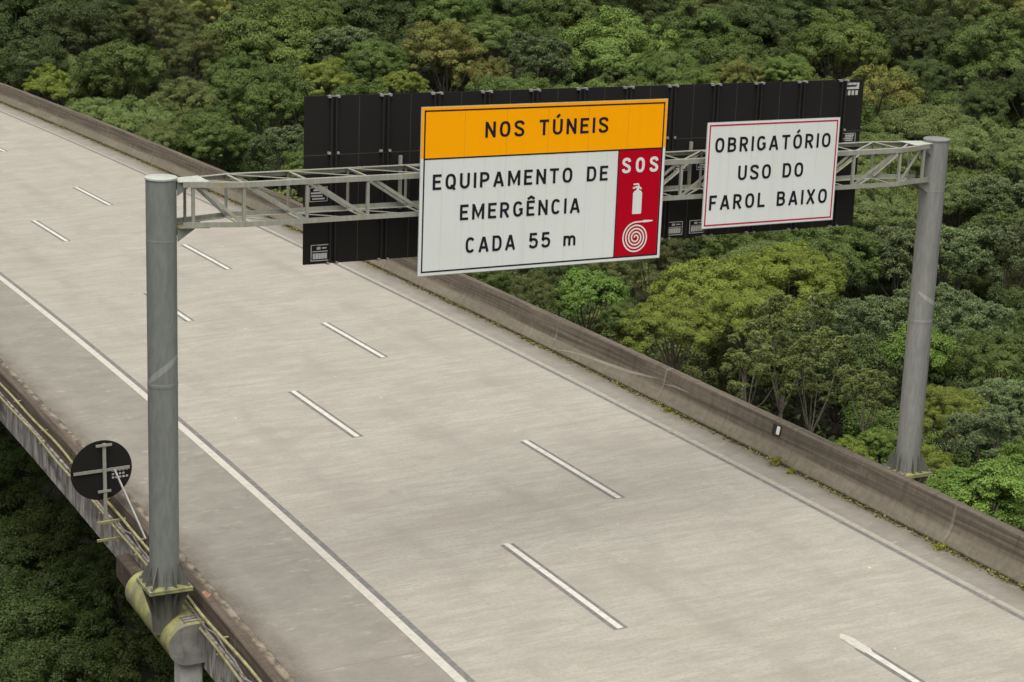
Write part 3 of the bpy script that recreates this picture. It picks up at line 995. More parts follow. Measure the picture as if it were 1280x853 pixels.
S_PTS = [(.545, .735), (.50, .865), (.40, .92), (.31, .927), (.20, .915), (.105, .845), (.085, .73), (.135, .615), (.31, .515), (.49, .405), (.545, .275), (.515, .15), (.42, .085), (.31, .073), (.20, .083), (.11, .14), (.075, .265)]
GL = {
    'N': (.64, [[(BB_, 0), (BB_, 1)], [(.64 - BB_, 0), (.64 - BB_, 1)], [(BB_ + .005, .93), (.64 - BB_ - .005, .07)]]),
    'O': (.66, [oval(.66)]),
    'Q': (.66, [oval(.66), [(.36, .27), (.60, -.04)]]),
    'S': (.62, [spline(S_PTS)]),
    'T': (.60, [[(0, TT_), (.60, TT_)], [(.30, 0), (.30, TT_)]]),
    'U': (.63, [[(BB_, 1), (BB_, .36)] + [(.315 - .24 * math.cos(R_(a)) , .36 - .285 * math.sin(R_(a))) for a in range(12, 180, 12)] + [(.63 - BB_, .36), (.63 - BB_, 1)]]),
    'E': (.55, [[(BB_, 0), (BB_, 1)], [(BB_, TT_), (.55, TT_)], [(BB_, .52), (.49, .52)], [(BB_, BB_), (.55, BB_)]]),
    'F': (.53, [[(BB_, 0), (BB_, 1)], [(BB_, TT_), (.53, TT_)], [(BB_, .50), (.46, .50)]]),
    'I': (.15, [[(BB_, 0), (BB_, 1)]]),
    'P': (.60, [[(BB_, 0), (BB_, 1)], bowl(BB_, .60 - BB_, .44, TT_)]),
    'R': (.62, [[(BB_, 0), (BB_, 1)], bowl(BB_, .60 - BB_, .47, TT_), [(.30, .46), (.545, 0)]]),
    'B': (.62, [[(BB_, 0), (BB_, 1)], bowl(BB_, .59 - BB_, .53, TT_), bowl(BB_, .62 - BB_, BB_, .53)]),
    'D': (.63, [[(BB_, 0), (BB_, 1)], [(BB_, TT_), (.28, TT_)] + [(.28 + .275 * math.cos(R_(a)) ** .8, .5 + .425 * math.copysign(abs(math.sin(R_(a))) ** .8, math.sin(R_(a)))) for a in range(80, -81, -10)] + [(.28, BB_), (BB_, BB_)]]),
    'A': (.70, [[(.075, 0), (.335, .97)], [(.625, 0), (.365, .97)], [(.14, .285), (.56, .285)]]),
    'M': (.80, [[(BB_, 0), (BB_, 1)], [(.80 - BB_, 0), (.80 - BB_, 1)], [(BB_ + .02, .93), (.40, .20), (.80 - BB_ - .02, .93)]]),
    'G': (.65, [oval(.65, a0=38, a1=330, n=24) + [(.65 - BB_, .25), (.65 - BB_, .47), (.40, .47)]]),
    'C': (.63, [oval(.63, a0=38, a1=322, n=24)]),
    'L': (.54, [[(BB_, 1), (BB_, BB_), (.54, BB_)]]),
    'X': (.64, [[(.07, 0), (.57, 1)], [(.57, 0), (.07, 1)]]),
    '5': (.62, [[(.55, TT_), (.13, TT_), (.11, .50)] + spline([(.11, .50), (.22, .575), (.34, .585), (.47, .535), (.545, .42), (.55, .30), (.50, .155), (.40, .085), (.30, .073), (.17, .10), (.07, .22)])]),
    'm': (.86, [[(BB_, 0), (BB_, .66)], spline([(BB_, .44), (.16, .565), (.26, .585), (.37, .555), (.43, .43)]) + [(.43, 0)], spline([(.43, .44), (.51, .565), (.61, .585), (.72, .555), (.785, .43)]) + [(.785, 0)]]),
}
GL['Ú'] = (.63, GL['U'][1] + [[(.25, 1.10), (.43, 1.30)]])
GL['Ó'] = (.66, GL['O'][1] + [[(.27, 1.10), (.45, 1.30)]])
GL['Ê'] = (.55, GL['E'][1] + [[(.06, 1.10), (.29, 1.25), (.52, 1.10)]])


def ribbon(pts, w):
    """quads of a stroke of width w along a polyline with mitred corners"""
    P = [np.array(p, float) for p in pts]
    closed = np.linalg.norm(P[0] - P[-1]) < 1e-6
    if closed: P = P[:-1]
    n = len(P); L, Rr = [], []
    for i in range(n):
        a = P[i - 1] if (i > 0 or closed) else None
        c = P[(i + 1) % n] if (i < n - 1 or closed) else None
        d1 = (P[i] - a) if a is not None else (c - P[i])
        d2 = (c - P[i]) if c is not None else d1
        d1 = d1 / (np.linalg.norm(d1) + 1e-12); d2 = d2 / (np.linalg.norm(d2) + 1e-12)
        n1 = np.array([-d1[1], d1[0]]); n2 = np.array([-d2[1], d2[0]])
        m = n1 + n2; m = m / (np.linalg.norm(m) + 1e-12)
        k = min(1.9, 1 / max(.35, m @ n1))
        L.append(P[i] + m * w / 2 * k); Rr.append(P[i] - m * w / 2 * k)
    out = []
    for i in range(n if closed else n - 1):
        j = (i + 1) % n
        out.append((L[i], Rr[i], Rr[j], L[j]))
    return out


def text_mesh(mb, text, x0, x1, z0, z1, y, gap=.24, word=.62, sw=SW):
    """one line of capitals between x0 and x1, foot z0, cap height z1, on a plane facing -y"""
    adv, x = [], 0.0
    for ch in text:
        if ch == ' ': x += word - gap; continue
        adv.append((ch, x)); x += GL[ch][0] + gap
    total = x - gap
    kx, kz = (x1 - x0) / total, z1 - z0
    n = 0
    for ch, xa in adv:
        for st in GL[ch][1]:
            n += 1
            for q in ribbon(st, sw):
                mb.face([(x0 + (xa + p[0]) * kx, y - 0.0004 * (n % 4), z0 + p[1] * kz) for p in q])


def frame_lines(mb, x0, x1, z0, z1, w, y):
    for a, b_, c, d_ in ((x0, x1, z1 - w, z1), (x0, x1, z0, z0 + w), (x0, x0 + w, z0 + w, z1 - w), (x1 - w, x1, z0 + w, z1 - w)):
        mb.face([(a, y, c), (b_, y, c), (b_, y, d_), (a, y, d_)])


def rect(mb, x0, x1, z0, z1, y):
    mb.face([(x0, y, z0), (x1, y, z0), (x1, y, z1), (x0, y, z1)])


def panel_seams(parent, xs, z0, z1, y, material):
    mb = MB()
    for x in xs: rect(mb, x - .004, x + .004, z0, z1, y)
    mb.build('panel_seam', material, parent)


M['seam'] = simple_mat('sign_panel_seam', (0.60, 0.62, 0.60), 0.6)
M['seam_y'] = simple_mat('yellow_panel_seam', (0.66, 0.29, 0.01), 0.6)

# big sign: yellow header, white field, red emergency panel
X0, X1, Z0, Z1 = 4.780, 10.143, 6.889, 10.085
YF = -0.70
big = empty('information_sign', ((X0 + X1) / 2, YF, Z0), 'large yellow, white and red tunnel emergency equipment sign on the gantry', 'sign')
mb = MB(); mb.box(X0, X1, YF, YF + .035, Z0, Z1); pan = mb.build('panel', M['sign_white'], big)
mb = MB(); frame_lines(mb, X0 - .012, X1 + .012, Z0 - .012, Z1 + .012, .012, YF + .004); mb.build('edge_trim', M['edge_metal'], big)
mb = MB(); rect(mb, X0, X1, 9.130, Z1, YF - .002); hd = mb.build('header_panel', M['sign_yellow'], big)
mb = MB(); rect(mb, 9.085, X1 - .085, Z0 + .085, 9.102, YF - .002); ep = mb.build('emergency_panel', M['sign_red'], big)
mb = MB()
frame_lines(mb, X0 + .055, X1 - .055, Z0 + .055, Z1 - .055, .030, YF - .004)
rect(mb, X0 + .085, X1 - .085, 9.102, 9.130, YF - .0043)
rect(mb, 9.060, 9.085, Z0 + .085, 9.102, YF - .0045)
mb.build('border_line', M['sign_ink'], big)
panel_seams(hd, [X0 + .9 + i * .895 for i in range(5)], 9.135, Z1 - .09, YF - .003, M['seam_y'])
panel_seams(pan, [X0 + .45 + i * .4475 for i in range(9)], Z0 + .09, 9.09, YF - .0012, M['seam'])
for txt, a, b_, c, d_, mt, par in (('NOS TÚNEIS', 6.11, 8.80, 9.475, 9.775, 'sign_ink', hd), ('EQUIPAMENTO DE', 5.035, 8.845, 8.525, 8.82, 'sign_ink', big),
                                   ('EMERGÊNCIA', 5.625, 8.245, 7.915, 8.215, 'sign_ink', big), ('CADA 55 m', 5.765, 8.175, 7.270, 7.575, 'sign_ink', big), ('SOS', 9.17, 9.99, 8.655, 8.945, 'sign_white', ep)):
    mb = MB(); text_mesh(mb, txt, a, b_, c, d_, YF - .006, gap=.25 if len(txt) > 3 else .42, word=.95 if txt[0] in 'NC' else .98, sw=SW if len(txt) > 3 else .20)
    mb.build('lettering', M[mt], par)
# fire extinguisher pictogram
mb = MB(); y = YF - .006
cx_, w_ = 9.552, .105
body = [(cx_ - w_, 7.83), (cx_ - w_ + .012, 7.815), (cx_ + w_ - .012, 7.815), (cx_ + w_, 7.83), (cx_ + w_, 8.235), (cx_ + w_ - .022, 8.272), (cx_ + .048, 8.292), (cx_ - .048, 8.292), (cx_ - w_ + .022, 8.272), (cx_ - w_, 8.235)]
mb.face([(p[0], y, p[1]) for p in body])
mb.face([(p[0], y - .0004, p[1]) for p in ((cx_ - .035, 8.287), (cx_ + .035, 8.287), (cx_ + .028, 8.345), (cx_ - .028, 8.345))])
for q in ribbon([(cx_ - .115, 8.335), (cx_ - .03, 8.365), (cx_ + .03, 8.352), (cx_ + .085, 8.315)], .034): mb.face([(p[0], y - .0008, p[1]) for p in q])
for q in ribbon([(cx_ - .105, 8.415), (cx_ + .005, 8.418), (cx_ + .03, 8.352)], .030): mb.face([(p[0], y - .0012, p[1]) for p in q])
mb.build('extinguisher_symbol', M['sign_white'], ep)
# coiled hose pictogram
mb = MB()
hx, hz_ = 9.555, 7.335
sp = []
for i in range(150):
    a = math.pi / 2 + 2 * math.pi * 4.25 * (1 - i / 149)
    r = .028 + (.315 - .028) * i / 149
    sp.append((hx + r * math.cos(a) * 0.97, hz_ + r * math.sin(a)))
sp += [(hx + .10, 7.652), (hx + .19, 7.655)]
for q in ribbon(sp, .030): mb.face([(p[0], y, p[1]) for p in q])
mb.face([(p[0], y - .0004, p[1]) for p in ((hx + .17, 7.630), (hx + .29, 7.638), (hx + .385, 7.648), (hx + .385, 7.668), (hx + .29, 7.678), (hx + .17, 7.684))])
mb.build('hose_symbol', M['sign_white'], ep)
for i in range(5):
    mb = MB(); x = X0 + .5 + i * 1.09
    mb.box(x - .03, x + .03, YF + .036, YF + .165, Z0 + .1, Z1 - .1); mb.build('support_rail', M['truss'], big)

# small white sign
X0, X1, Z0, Z1 = 11.135, 14.407, 7.417, 9.572
sm = empty('regulation_sign', ((X0 + X1) / 2, YF, Z0), 'smaller white sign with thin red border about low beam headlights on the gantry', 'sign')
mb = MB(); mb.box(X0, X1, YF, YF + .035, Z0, Z1); pan = mb.build('panel', M['sign_white'], sm)
mb = MB(); frame_lines(mb, X0 - .012, X1 + .012, Z0 - .012, Z1 + .012, .012, YF + .004); mb.build('edge_trim', M['edge_metal'], sm)
mb = MB(); frame_lines(mb, X0 + .040, X1 - .040, Z0 + .040, Z1 - .040, .032, YF - .003); mb.build('border_line', M['sign_pink'], sm)
panel_seams(pan, [X0 + .55 + i * .545 for i in range(5)], Z0 + .08, Z1 - .08, YF - .0012, M['seam'])
for txt, a, b_, c, d_ in (('OBRIGATÓRIO', 11.33, 14.20, 8.965, 9.265), ('USO DO', 11.93, 13.555, 8.375, 8.675), ('FAROL BAIXO', 11.27, 14.215, 7.785, 8.09)):
    mb = MB(); text_mesh(mb, txt, a, b_, c, d_, YF - .006, gap=.25, word=.88); mb.build('lettering', M['sign_ink'], sm)
for i in range(3):
    mb = MB(); x = X0 + .4 + i * 1.23
    mb.box(x - .03, x + .03, YF + .036, YF + .165, Z0 + .1, Z1 - .1); mb.build('support_rail', M['truss'], sm)

# long black sign for the other direction, seen from behind
X0, X1, Z0, Z1 = 3.018, 16.058, 6.936, 10.158
YB = 0.70
bk = empty('black_sign_back', ((X0 + X1) / 2, YB, Z0), 'long black back of a sign for oncoming traffic, behind the gantry beam', 'sign')
mb = MB(); mb.box(X0, X1, YB, YB + .03, Z0, Z1); pan = mb.build('panel', M['sign_back'], bk)
RX = [3.60, 4.67, 5.75, 6.83, 7.90, 8.98, 10.07, 11.14, 12.20, 13.29, 14.40, 15.50]
for x in RX:
    for s in (-1, 1):
        mb = MB(); mb.box(x + s * .05 - .016, x + s * .05 + .016, YB - .055, YB - .002, Z0 + .02, Z1 - .02)
        mb.build('rib', M['rib'], bk)
    mb = MB()
    for z in (Z1 - .045, 9.045, Z0 - .02):
        for s in (-1, 1):
            mb.box(x + s * .090 - .026, x + s * .090 + .026, YB - .064, YB + (-.003 if z < Z1 - .1 and z > Z0 else .04), z + .008, z + .052)
        if z > 9.5: mb.box(x - .06, x + .06, YB - .066, YB - .057, z + .035, z + .055)
    mb.build('clip_set', M['clip'], bk)
mb = MB()
rect(mb, X0, X1, 9.030, 9.046, YB - .0025)
for i in range(len(RX) - 1):
    xm = (RX[i] + RX[i + 1]) / 2
    rect(mb, xm - .007, xm + .007, Z0 + .01, 9.025, YB - .0025); rect(mb, xm - .007, xm + .007, 9.05, Z1 - .01, YB - .0025)
M['seam_k'] = simple_mat('black_panel_seam', (0.045, 0.045, 0.043), 0.5)
mb.build('panel_seam', M['seam_k'], pan)
rng = random.Random(9)
for (a, b_, c, d_, style) in ((3.17, 3.55, 6.995, 7.315, 0), (3.13, 3.50, 8.15, 8.43, 1), (15.54, 15.93, 9.81, 10.09, 2), (15.58, 15.94, 8.78, 8.99, 1), (11.19, 11.58, 6.995, 7.285, 0), (11.75, 12.13, 7.005, 7.29, 0), (11.28, 11.62, 8.36, 8.62, 1), (11.84, 12.18, 8.36, 8.62, 1)):
    mb = MB(); y = YB - .004
    if style == 0:
        frame_lines(mb, a, b_, c, d_, .016, y)
        rect(mb, a + .03, b_ - .03, c + (d_ - c) * .56, c + (d_ - c) * .61, y)
        for k in range(5):
            xa = a + .04 + k * (b_ - a - .08) / 5
            rect(mb, xa, xa + .055, c + .04, c + .15, y)
        rect(mb, a + .12, a + .20, c + (d_ - c) * .70, c + (d_ - c) * .86, y); rect(mb, a + .23, b_ - .05, c + (d_ - c) * .74, c + (d_ - c) * .82, y)
    elif style == 1:
        frame_lines(mb, a, b_, c, d_, .012, y)
        for k in range(4):
            z = c + .04 + k * (d_ - c - .06) / 4
            rect(mb, a + .03 + rng.random() * .06, b_ - .03 - rng.random() * .08, z, z + (d_ - c) * .11, y)
    else:
        rect(mb, a, b_, c + .14, d_, y)
        for k in range(4): rect(mb, a + k * .1, a + k * .1 + .07, c + .01, c + .11, y)
        q = MB(); rect(q, a + .06, b_ - .08, c + .19, c + .21, y - .001); rect(q, a + .05, b_ - .05, d_ - .07, d_ - .05, y - .001)
        q.build('sticker_print', M['rib'], bk)
    mb.build('sticker', M['sticker'], bk)
for x in (4.96, 8.1, 11.6, 14.9):
    mb = MB(); mb.bar((x, 0.585, 7.95), (x, 0.585, 8.98), 0.06, 0.05); mb.build('support_rail', M['truss'], bk)

# ------------------------------------------------------------------ trees: crowns of many small leaves on lobed clumps, tapered trunk and limbs
def unit(v): return v / (np.linalg.norm(v, axis=-1, keepdims=True) + 1e-12)


def leaves_mesh(name, C, Nrm, D, L, Wd, att, material):
    """rhombic leaves: centres C, normals Nrm, length axes D, sizes L, Wd; att (n,2)"""
    n = len(C)
    D = unit(D - Nrm * np.sum(D * Nrm, 1, keepdims=True))
    S = np.cross(Nrm, D)
    L = L[:, None]; Wd = Wd[:, None]
    V = np.empty((n, 4, 3))
    V[:, 0] = C - D * L * .5
    V[:, 1] = C + S * Wd * .5 + Nrm * Wd * .12
    V[:, 2] = C + D * L * .5 - Nrm * L * .10
    V[:, 3] = C - S * Wd * .5 + Nrm * Wd * .12
    me = bpy.data.meshes.new(name)
    me.vertices.add(n * 4); me.vertices.foreach_set('co', V.reshape(-1))
    me.loops.add(n * 4); me.loops.foreach_set('vertex_index', np.arange(n * 4, dtype=np.int32))
    me.polygons.add(n); me.polygons.foreach_set('loop_start', np.arange(0, n * 4, 4, dtype=np.int32))
    try: me.polygons.foreach_set('loop_total', np.full(n, 4, dtype=np.int32))
    except Exception: pass
    a = me.attributes.new('leaf', 'FLOAT_VECTOR', 'POINT')
    A = np.zeros((n, 4, 3)); A[:, :, 0] = att[:, None, 0]; A[:, :, 1] = att[:, None, 1]
    a.data.foreach_set('vector', A.reshape(-1))
    me.materials.append(material)
    me.update(calc_edges=True)
    me.validate()
    return me


def crown_and_trunk(name, seed, shape='dome', lobes=14, per=9, leaf=(.26, .13), n_leaf=110, rc=.55, rosette=False, kind='mid', lobe_r=.42, R=4.0, trunk_h=5.0, bark='bark_dark', gap=0.0):
    """crown of radius R about (0,0,trunk_h + R*h); trunk from below the ground at z=0"""
    rs_ = np.random.RandomState(seed)
    hv = {'dome': .78, 'umbrella': .42, 'tall': 1.10, 'round': .95}[shape]
    H = R * hv
    zc = trunk_h + H * .55
    lob = []
    for i in range(lobes):
        f = (i + .5) / lobes
        ph = i * 2.39996 + rs_.rand() * .7
        ct = 1 - f * (1.25 if shape != 'umbrella' else 1.0)
        if shape == 'tall': ct = 1 - f * 1.7
        st = math.sqrt(max(0, 1 - ct * ct))
        k = .68 * (1 + .26 * (rs_.rand() - .5) * 2)
        lob.append((np.array([math.cos(ph) * st * R * k, math.sin(ph) * st * R * k, ct * H * k + zc]), R * lobe_r * (.62 + .62 * rs_.rand()), rs_.rand()))
    leaf = (leaf[0] * .68, leaf[1] * .70); n_leaf = int(n_leaf * 2.2); lobe_r *= .92
    Cs, Ns, Ds, Ls, Ws, As = [], [], [], [], [], []
    cen_ = np.array([0, 0, zc - H * .3])
    for lc, lr, lrnd in lob:
        outw = unit(lc - cen_)
        for j in range(int(per * 1.35)):
            for _ in range(8):
                d = unit(rs_.randn(3)); d[2] = d[2] * .8
                if d @ outw > -.15 or d[2] > .35: break
            if rs_.rand() < gap: continue
            d = unit(d)
            cc = lc + d * lr * np.array([1, 1, .72]) * (.72 + .35 * rs_.rand())
            r0 = rc * (.50 + .75 * rs_.rand() ** 1.3)
            n = int(n_leaf * (r0 / rc) ** 2 * (.75 + .5 * rs_.rand()))
            dirs = unit(rs_.randn(n, 3) + outw * .45 + np.array([0, 0, .55]))
            rad = r0 * (.30 + .95 * rs_.rand(n, 1) ** .75)
            P = cc + dirs * rad * (np.array([1, 1, .72]) * (.62 + .85 * rs_.rand(3)))
            if rosette:
                # leaves radiate from a few twig ends
                m = max(1, n // 9)
                tw = cc + unit(rs_.randn(m, 3) + np.array([0, 0, .8]) + outw * .4) * r0 * (.5 + .5 * rs_.rand(m, 1)) * np.array([1, 1, .75])
                idx = rs_.randint(0, m, n)
                dd = unit(rs_.randn(n, 3) * np.array([1, 1, .45]) + np.array([0, 0, .25]))
                P = tw[idx] + dd * leaf[0] * .5
                N_ = unit(np.cross(np.cross(dd, np.array([0, 0, 1.])), dd) + rs_.randn(n, 3) * .25)
                D_ = dd
            else:
                N_ = unit(dirs * .75 + outw * .25 + np.array([0, 0, .45]) + rs_.randn(n, 3) * .40)
                D_ = rs_.randn(n, 3) + dirs * .6 + np.array([0, 0, -.5])
            Cs.append(P); Ns.append(N_); Ds.append(D_)
            sc = .7 + .6 * rs_.rand(n)
            Ls.append(leaf[0] * sc); Ws.append(leaf[1] * sc)
            a_ = np.empty((n, 2)); a_[:, 0] = rs_.rand(n); a_[:, 1] = np.clip(.5 * lrnd + .5 * rs_.rand() + .1 * rs_.randn(n), 0, 1)
            As.append(a_)
    cat_ = np.concatenate
    crown = leaves_mesh(name + '_crown', cat_(Cs), cat_(Ns), cat_(Ds), cat_(Ls), cat_(Ws), cat_(As), LEAF[kind])
    mb = MB()
    lean = rs_.randn(2) * .25
    fork = np.array([lean[0], lean[1], trunk_h * .62])
    r0 = .05 * R + .03
    mb.tube([(0, 0, -7), (0, 0, 0), (lean[0] * .5, lean[1] * .5, trunk_h * .3), tuple(fork)], [r0 * 1.2, r0 * 1.1, r0 * .9, r0 * .75], 8)
    for lc, lr, _ in lob[::2]:
        mid = fork + (lc - fork) * .5 + rs_.randn(3) * .2 + np.array([0, 0, -.25])
        mb.tube([tuple(fork), tuple(mid), tuple(lc)], [r0 * .42, r0 * .26, r0 * .12], 6, cap=False)
        for k in range(2):
            e = lc + unit(rs_.randn(3) + np.array([0, 0, .3])) * lr * .75
            mb.tube([tuple(lc + (mid - lc) * .2), tuple(e)], [r0 * .17, r0 * .07], 5, cap=False)
    o = _plain_build(mb, name + '_trunk', M[bark], None, smooth=True)
    tm = o.data; bpy.data.objects.remove(o)
    return dict(crown=crown, trunk=tm, zc=zc, H=H, R=R)


# kind: (name, phrase, prototypes)
CT = crown_and_trunk
KINDS = {
    'D': ('broadleaf_tree', 'dark green dense tree', [CT('dark%d' % i, 10 + i, 'round', 17, 11, (.20, .105), 190, .55, kind='dark') for i in range(3)]),
    'M': ('broadleaf_tree', 'mid green rounded tree', [CT('mid%d' % i, 20 + i, 'dome' if i else 'round', 19, 11, (.20, .105), 190, .52, kind='mid', lobe_r=.38) for i in range(3)]),
    'L': ('broadleaf_tree', 'light green domed tree', [CT('light%d' % i, 30 + i, 'dome', 24, 11, (.19, .10), 180, .48, kind='bright', lobe_r=.32) for i in range(2)]),
    'V': ('broadleaf_tree', 'vivid green leafy tree', [CT('vivid%d' % i, 40 + i, 'round', 14, 11, (.32, .17), 110, .60, kind='vivid') for i in range(2)]),
    'Y': ('broadleaf_tree', 'yellow-green spreading tree', [CT('yellow%d' % i, 50 + i, 'dome', 24, 11, (.17, .085), 220, .46, kind='yellow', lobe_r=.30, gap=.08, bark='bark') for i in range(3)]),
    'G': ('broadleaf_tree', 'grey-green long-leaved tree', [CT('grey%d' % i, 60 + i, 'dome', 20, 11, (.36, .085), 170, .52, True, 'grey', lobe_r=.33, gap=.10, trunk_h=6, bark='bark') for i in range(3)]),
    'F': ('broadleaf_tree', 'olive flat-topped tree', [CT('olive%d' % i, 70 + i, 'umbrella', 26, 11, (.18, .085), 180, .48, kind='fine', lobe_r=.30, trunk_h=6) for i in range(3)]),
    'O': ('broadleaf_tree', 'orange-tinged tree', [CT('orange%d' % i, 80 + i, 'tall' if i else 'round', 17, 10, (.20, .11), 160, .50, kind='orange', gap=.08) for i in range(2)]),
    'B': ('broadleaf_tree', 'brownish green tree', [CT('brown%d' % i, 90 + i, 'round', 16, 10, (.20, .10), 160, .52, kind='brown', gap=.10) for i in range(2)]),
    'T': ('broadleaf_tree', 'tall open olive tree', [CT('open%d' % i, 100 + i, 'tall', 14, 9, (.30, .09), 160, .52, True, 'open', lobe_r=.29, gap=.18, trunk_h=8.5, bark='bark') for i in range(3)]),
    'S': ('shrub', 'bright green shrub', [CT('shrub%d' % i, 110 + i, 'dome', 17, 11, (.30, .17), 120, .62, kind='vivid', trunk_h=1.5) for i in range(2)]),
    'W': ('shrub', 'yellow-green shrub', [CT('bush%d' % i, 120 + i, 'dome', 15, 10, (.26, .12), 130, .60, kind='yellow', trunk_h=1.5) for i in range(1)]),
}

# crowns seen in the photograph: centre in 1280-wide pixels, diameter, kind
SEEN = [
    # far slope, upper left
    (28, 32, 115, 'D'), (95, 42, 105, 'D'), (35, 84, 85, 'D'), (150, 92, 108, 'M'), (62, 108, 52, 'W'), (208, 32, 85, 'B'), (255, 14, 70, 'O'), (135, 8, 90, 'D'),
    (245, 72, 75, 'B'), (325, 62, 150, 'L'), (385, 30, 95, 'L'), (300, 112, 90, 'M'), (120, 140, 75, 'F'), (165, 150, 100, 'F'), (205, 172, 80, 'F'), (228, 132, 85, 'B'),
    (268, 180, 88, 'M'), (335, 132, 100, 'M'), (352, 185, 78, 'G'), (430, 62, 95, 'G'), (406, 102, 75, 'Y'), (470, 78, 75, 'M'), (552, 72, 105, 'O'), (505, 104, 50, 'Y'),
    (612, 98, 55, 'O'), (480, 18, 115, 'D'), (555, 22, 95, 'M'), (620, 48, 85, 'M'), (672, 78, 90, 'G'), (705, 18, 110, 'M'), (765, 66, 140, 'L'), (840, 88, 75, 'M'),
    (800, 15, 95, 'D'), (870, 55, 100, 'M'), (868, 102, 60, 'L'), (935, 45, 110, 'D'), (925, 100, 55, 'O'), (985, 92, 65, 'L'), (1052, 58, 118, 'L'), (1100, 18, 90, 'D'),
    (1150, 55, 95, 'D'), (1238, 72, 122, 'M'), (1150, 100, 70, 'D'), (1225, 135, 65, 'D'), (1195, 10, 100, 'B'), (1270, 15, 85, 'O'), (1000, 10, 100, 'D'), (885, 8, 80, 'B'),
    (410, 8, 90, 'M'), (315, 5, 80, 'D'), (650, 8, 80, 'D'), (1290, 120, 80, 'D'), (60, 5, 80, 'D'),
    # slope behind the gantry, right
    (1100, 128, 105, 'O'), (1160, 160, 125, 'F'), (1225, 185, 125, 'F'), (1105, 195, 110, 'F'), (1285, 200, 90, 'F'), (1090, 262, 125, 'F'), (1195, 245, 110, 'F'), (1255, 255, 110, 'G'),
    (1045, 320, 115, 'M'), (1120, 320, 115, 'G'), (1195, 318, 115, 'G'), (1262, 320, 120, 'G'), (965, 330, 125, 'F'), (1165, 385, 95, 'G'), (1215, 415, 110, 'G'), (1100, 405, 105, 'G'),
    (1285, 400, 110, 'D'), (1255, 455, 110, 'M'), (925, 312, 110, 'M'), (990, 350, 135, 'Y'), (890, 372, 150, 'Y'), (838, 408, 120, 'Y'), (935, 395, 120, 'Y'), (985, 420, 130, 'T'),
    (1020, 465, 110, 'T'), (1085, 490, 70, 'T'), (940, 455, 90, 'T'), (1150, 440, 80, 'V'), (1190, 520, 95, 'Y'), (1258, 505, 95, 'G'), (1240, 550, 100, 'G'), (1165, 585, 60, 'W'),
    (1242, 622, 125, 'S'), (1285, 585, 80, 'S'), (1102, 555, 58, 'S'), (1065, 568, 44, 'W'), (1195, 605, 60, 'S'), (738, 372, 85, 'V'), (665, 372, 65, 'B'), (610, 350, 55, 'M'), (785, 398, 60, 'M'), (700, 350, 70, 'D'),
    (815, 335, 85, 'B'), (760, 345, 60, 'B'), (870, 300, 85, 'D'), (1070, 225, 80, 'F'),
    # hidden or half hidden behind the signs
    (450, 150, 100, 'M'), (540, 140, 100, 'F'), (640, 130, 110, 'M'), (740, 140, 110, 'L'), (850, 150, 110, 'M'), (950, 140, 110, 'F'), (1030, 150, 100, 'M'), (440, 220, 90, 'F'), (520, 215, 95, 'M'),
    (620, 220, 110, 'D'), (730, 225, 110, 'F'), (840, 225, 110, 'M'), (950, 230, 120, 'F'), (400, 190, 70, 'G'), (380, 215, 60, 'M'), (640, 300, 95, 'D'), (730, 295, 95, 'M'), (560, 290, 80, 'D'), (800, 290, 90, 'D'), (480, 270, 80, 'M'),
    # ravine below the near edge of the bridge
    (25, 600, 130, 'D'), (80, 680, 150, 'D'), (10, 720, 150, 'D'), (130, 780, 150, 'D'), (45, 800, 170, 'D'), (170, 850, 150, 'D'), (80, 880, 170, 'D'), (-30, 640, 130, 'D'), (150, 720, 110, 'D'), (250, 880, 120, 'D'), (-30, 830, 140, 'D'), (0, 560, 90, 'D'),
]

TREES = []            # (x, y, z, radius, kind, seen)
for px, py, dia, kind in SEEN:
    d = ray(px, py)
    lo, hi = 20.0, 420.0
    left = px < 300 and py > 520
    # first crossing of the canopy surface
    s = lo
    while s < hi:
        P = CAM + d * s
        zc_ = canopy_z(P[0], P[1]) - .10 * dia / FPX * s
        if left:
            if P[2] < -7.6: break
        elif P[2] < zc_: break
        s += .25
    P = CAM + d * s
    R = dia / 2 / FPX * s
    TREES.append([P[0], P[1], P[2] - .1 * R, R, kind, True])

rg = random.Random(77)
FR = np.array([FH[1], -FH[0]])
tries = 0
while tries < 9000:
    tries += 1
    q = rg.uniform(44, 222); w = rg.uniform(-.33, .33) * q * 1.0
    P2 = CAM[:2] + FH * q + FR * w
    o, t = road_coord(P2)
    if -13 < o < 13.0: continue
    r = rg.uniform(2.6, 3.9) + max(0.0, (q - 120) / 90)
    z = canopy_z(*P2) - rg.uniform(3.0, 6.0)
    if o < -8: z -= 2
    px, py, zz = project((P2[0], P2[1], z + r * .5))
    if px < -50 or px > 1330 or py > 900 or py < -25: continue
    if 950 < px < 1110 and 430 < py < 590: continue              # open patch where the trunks show
    ok = True
    for T in TREES:
        if (T[0] - P2[0]) ** 2 + (T[1] - P2[1]) ** 2 < (.68 * (T[3] + r)) ** 2: ok = False; break
    if not ok: continue
    k = rg.choices('DMBFT', (8, 3, 2, 1, 1))[0] if o > 0 else 'D'
    TREES.append([P2[0], P2[1], z, r, k, False])

# a tree must not grow into the deck
for T in TREES:
    o, t = road_coord(T)
    need = 9.4 + T[3] * 1.02
    if T[2] + T[3] < -3.3 and o < 5: continue                     # low enough to stand under the deck
    if 0 < o < need:
        # slide it outwards, away from the road
        a = np.array(T[:2]) - _c; a /= np.linalg.norm(a)
        T[0] += a[0] * (need - o); T[1] += a[1] * (need - o)
    elif -8.4 - T[3] * 1.02 < o <= 0:
        a = np.array(T[:2]) - _c; a /= np.linalg.norm(a)
        k = o + 8.4 + T[3] * 1.02
        T[0] -= a[0] * k; T[1] -= a[1] * k


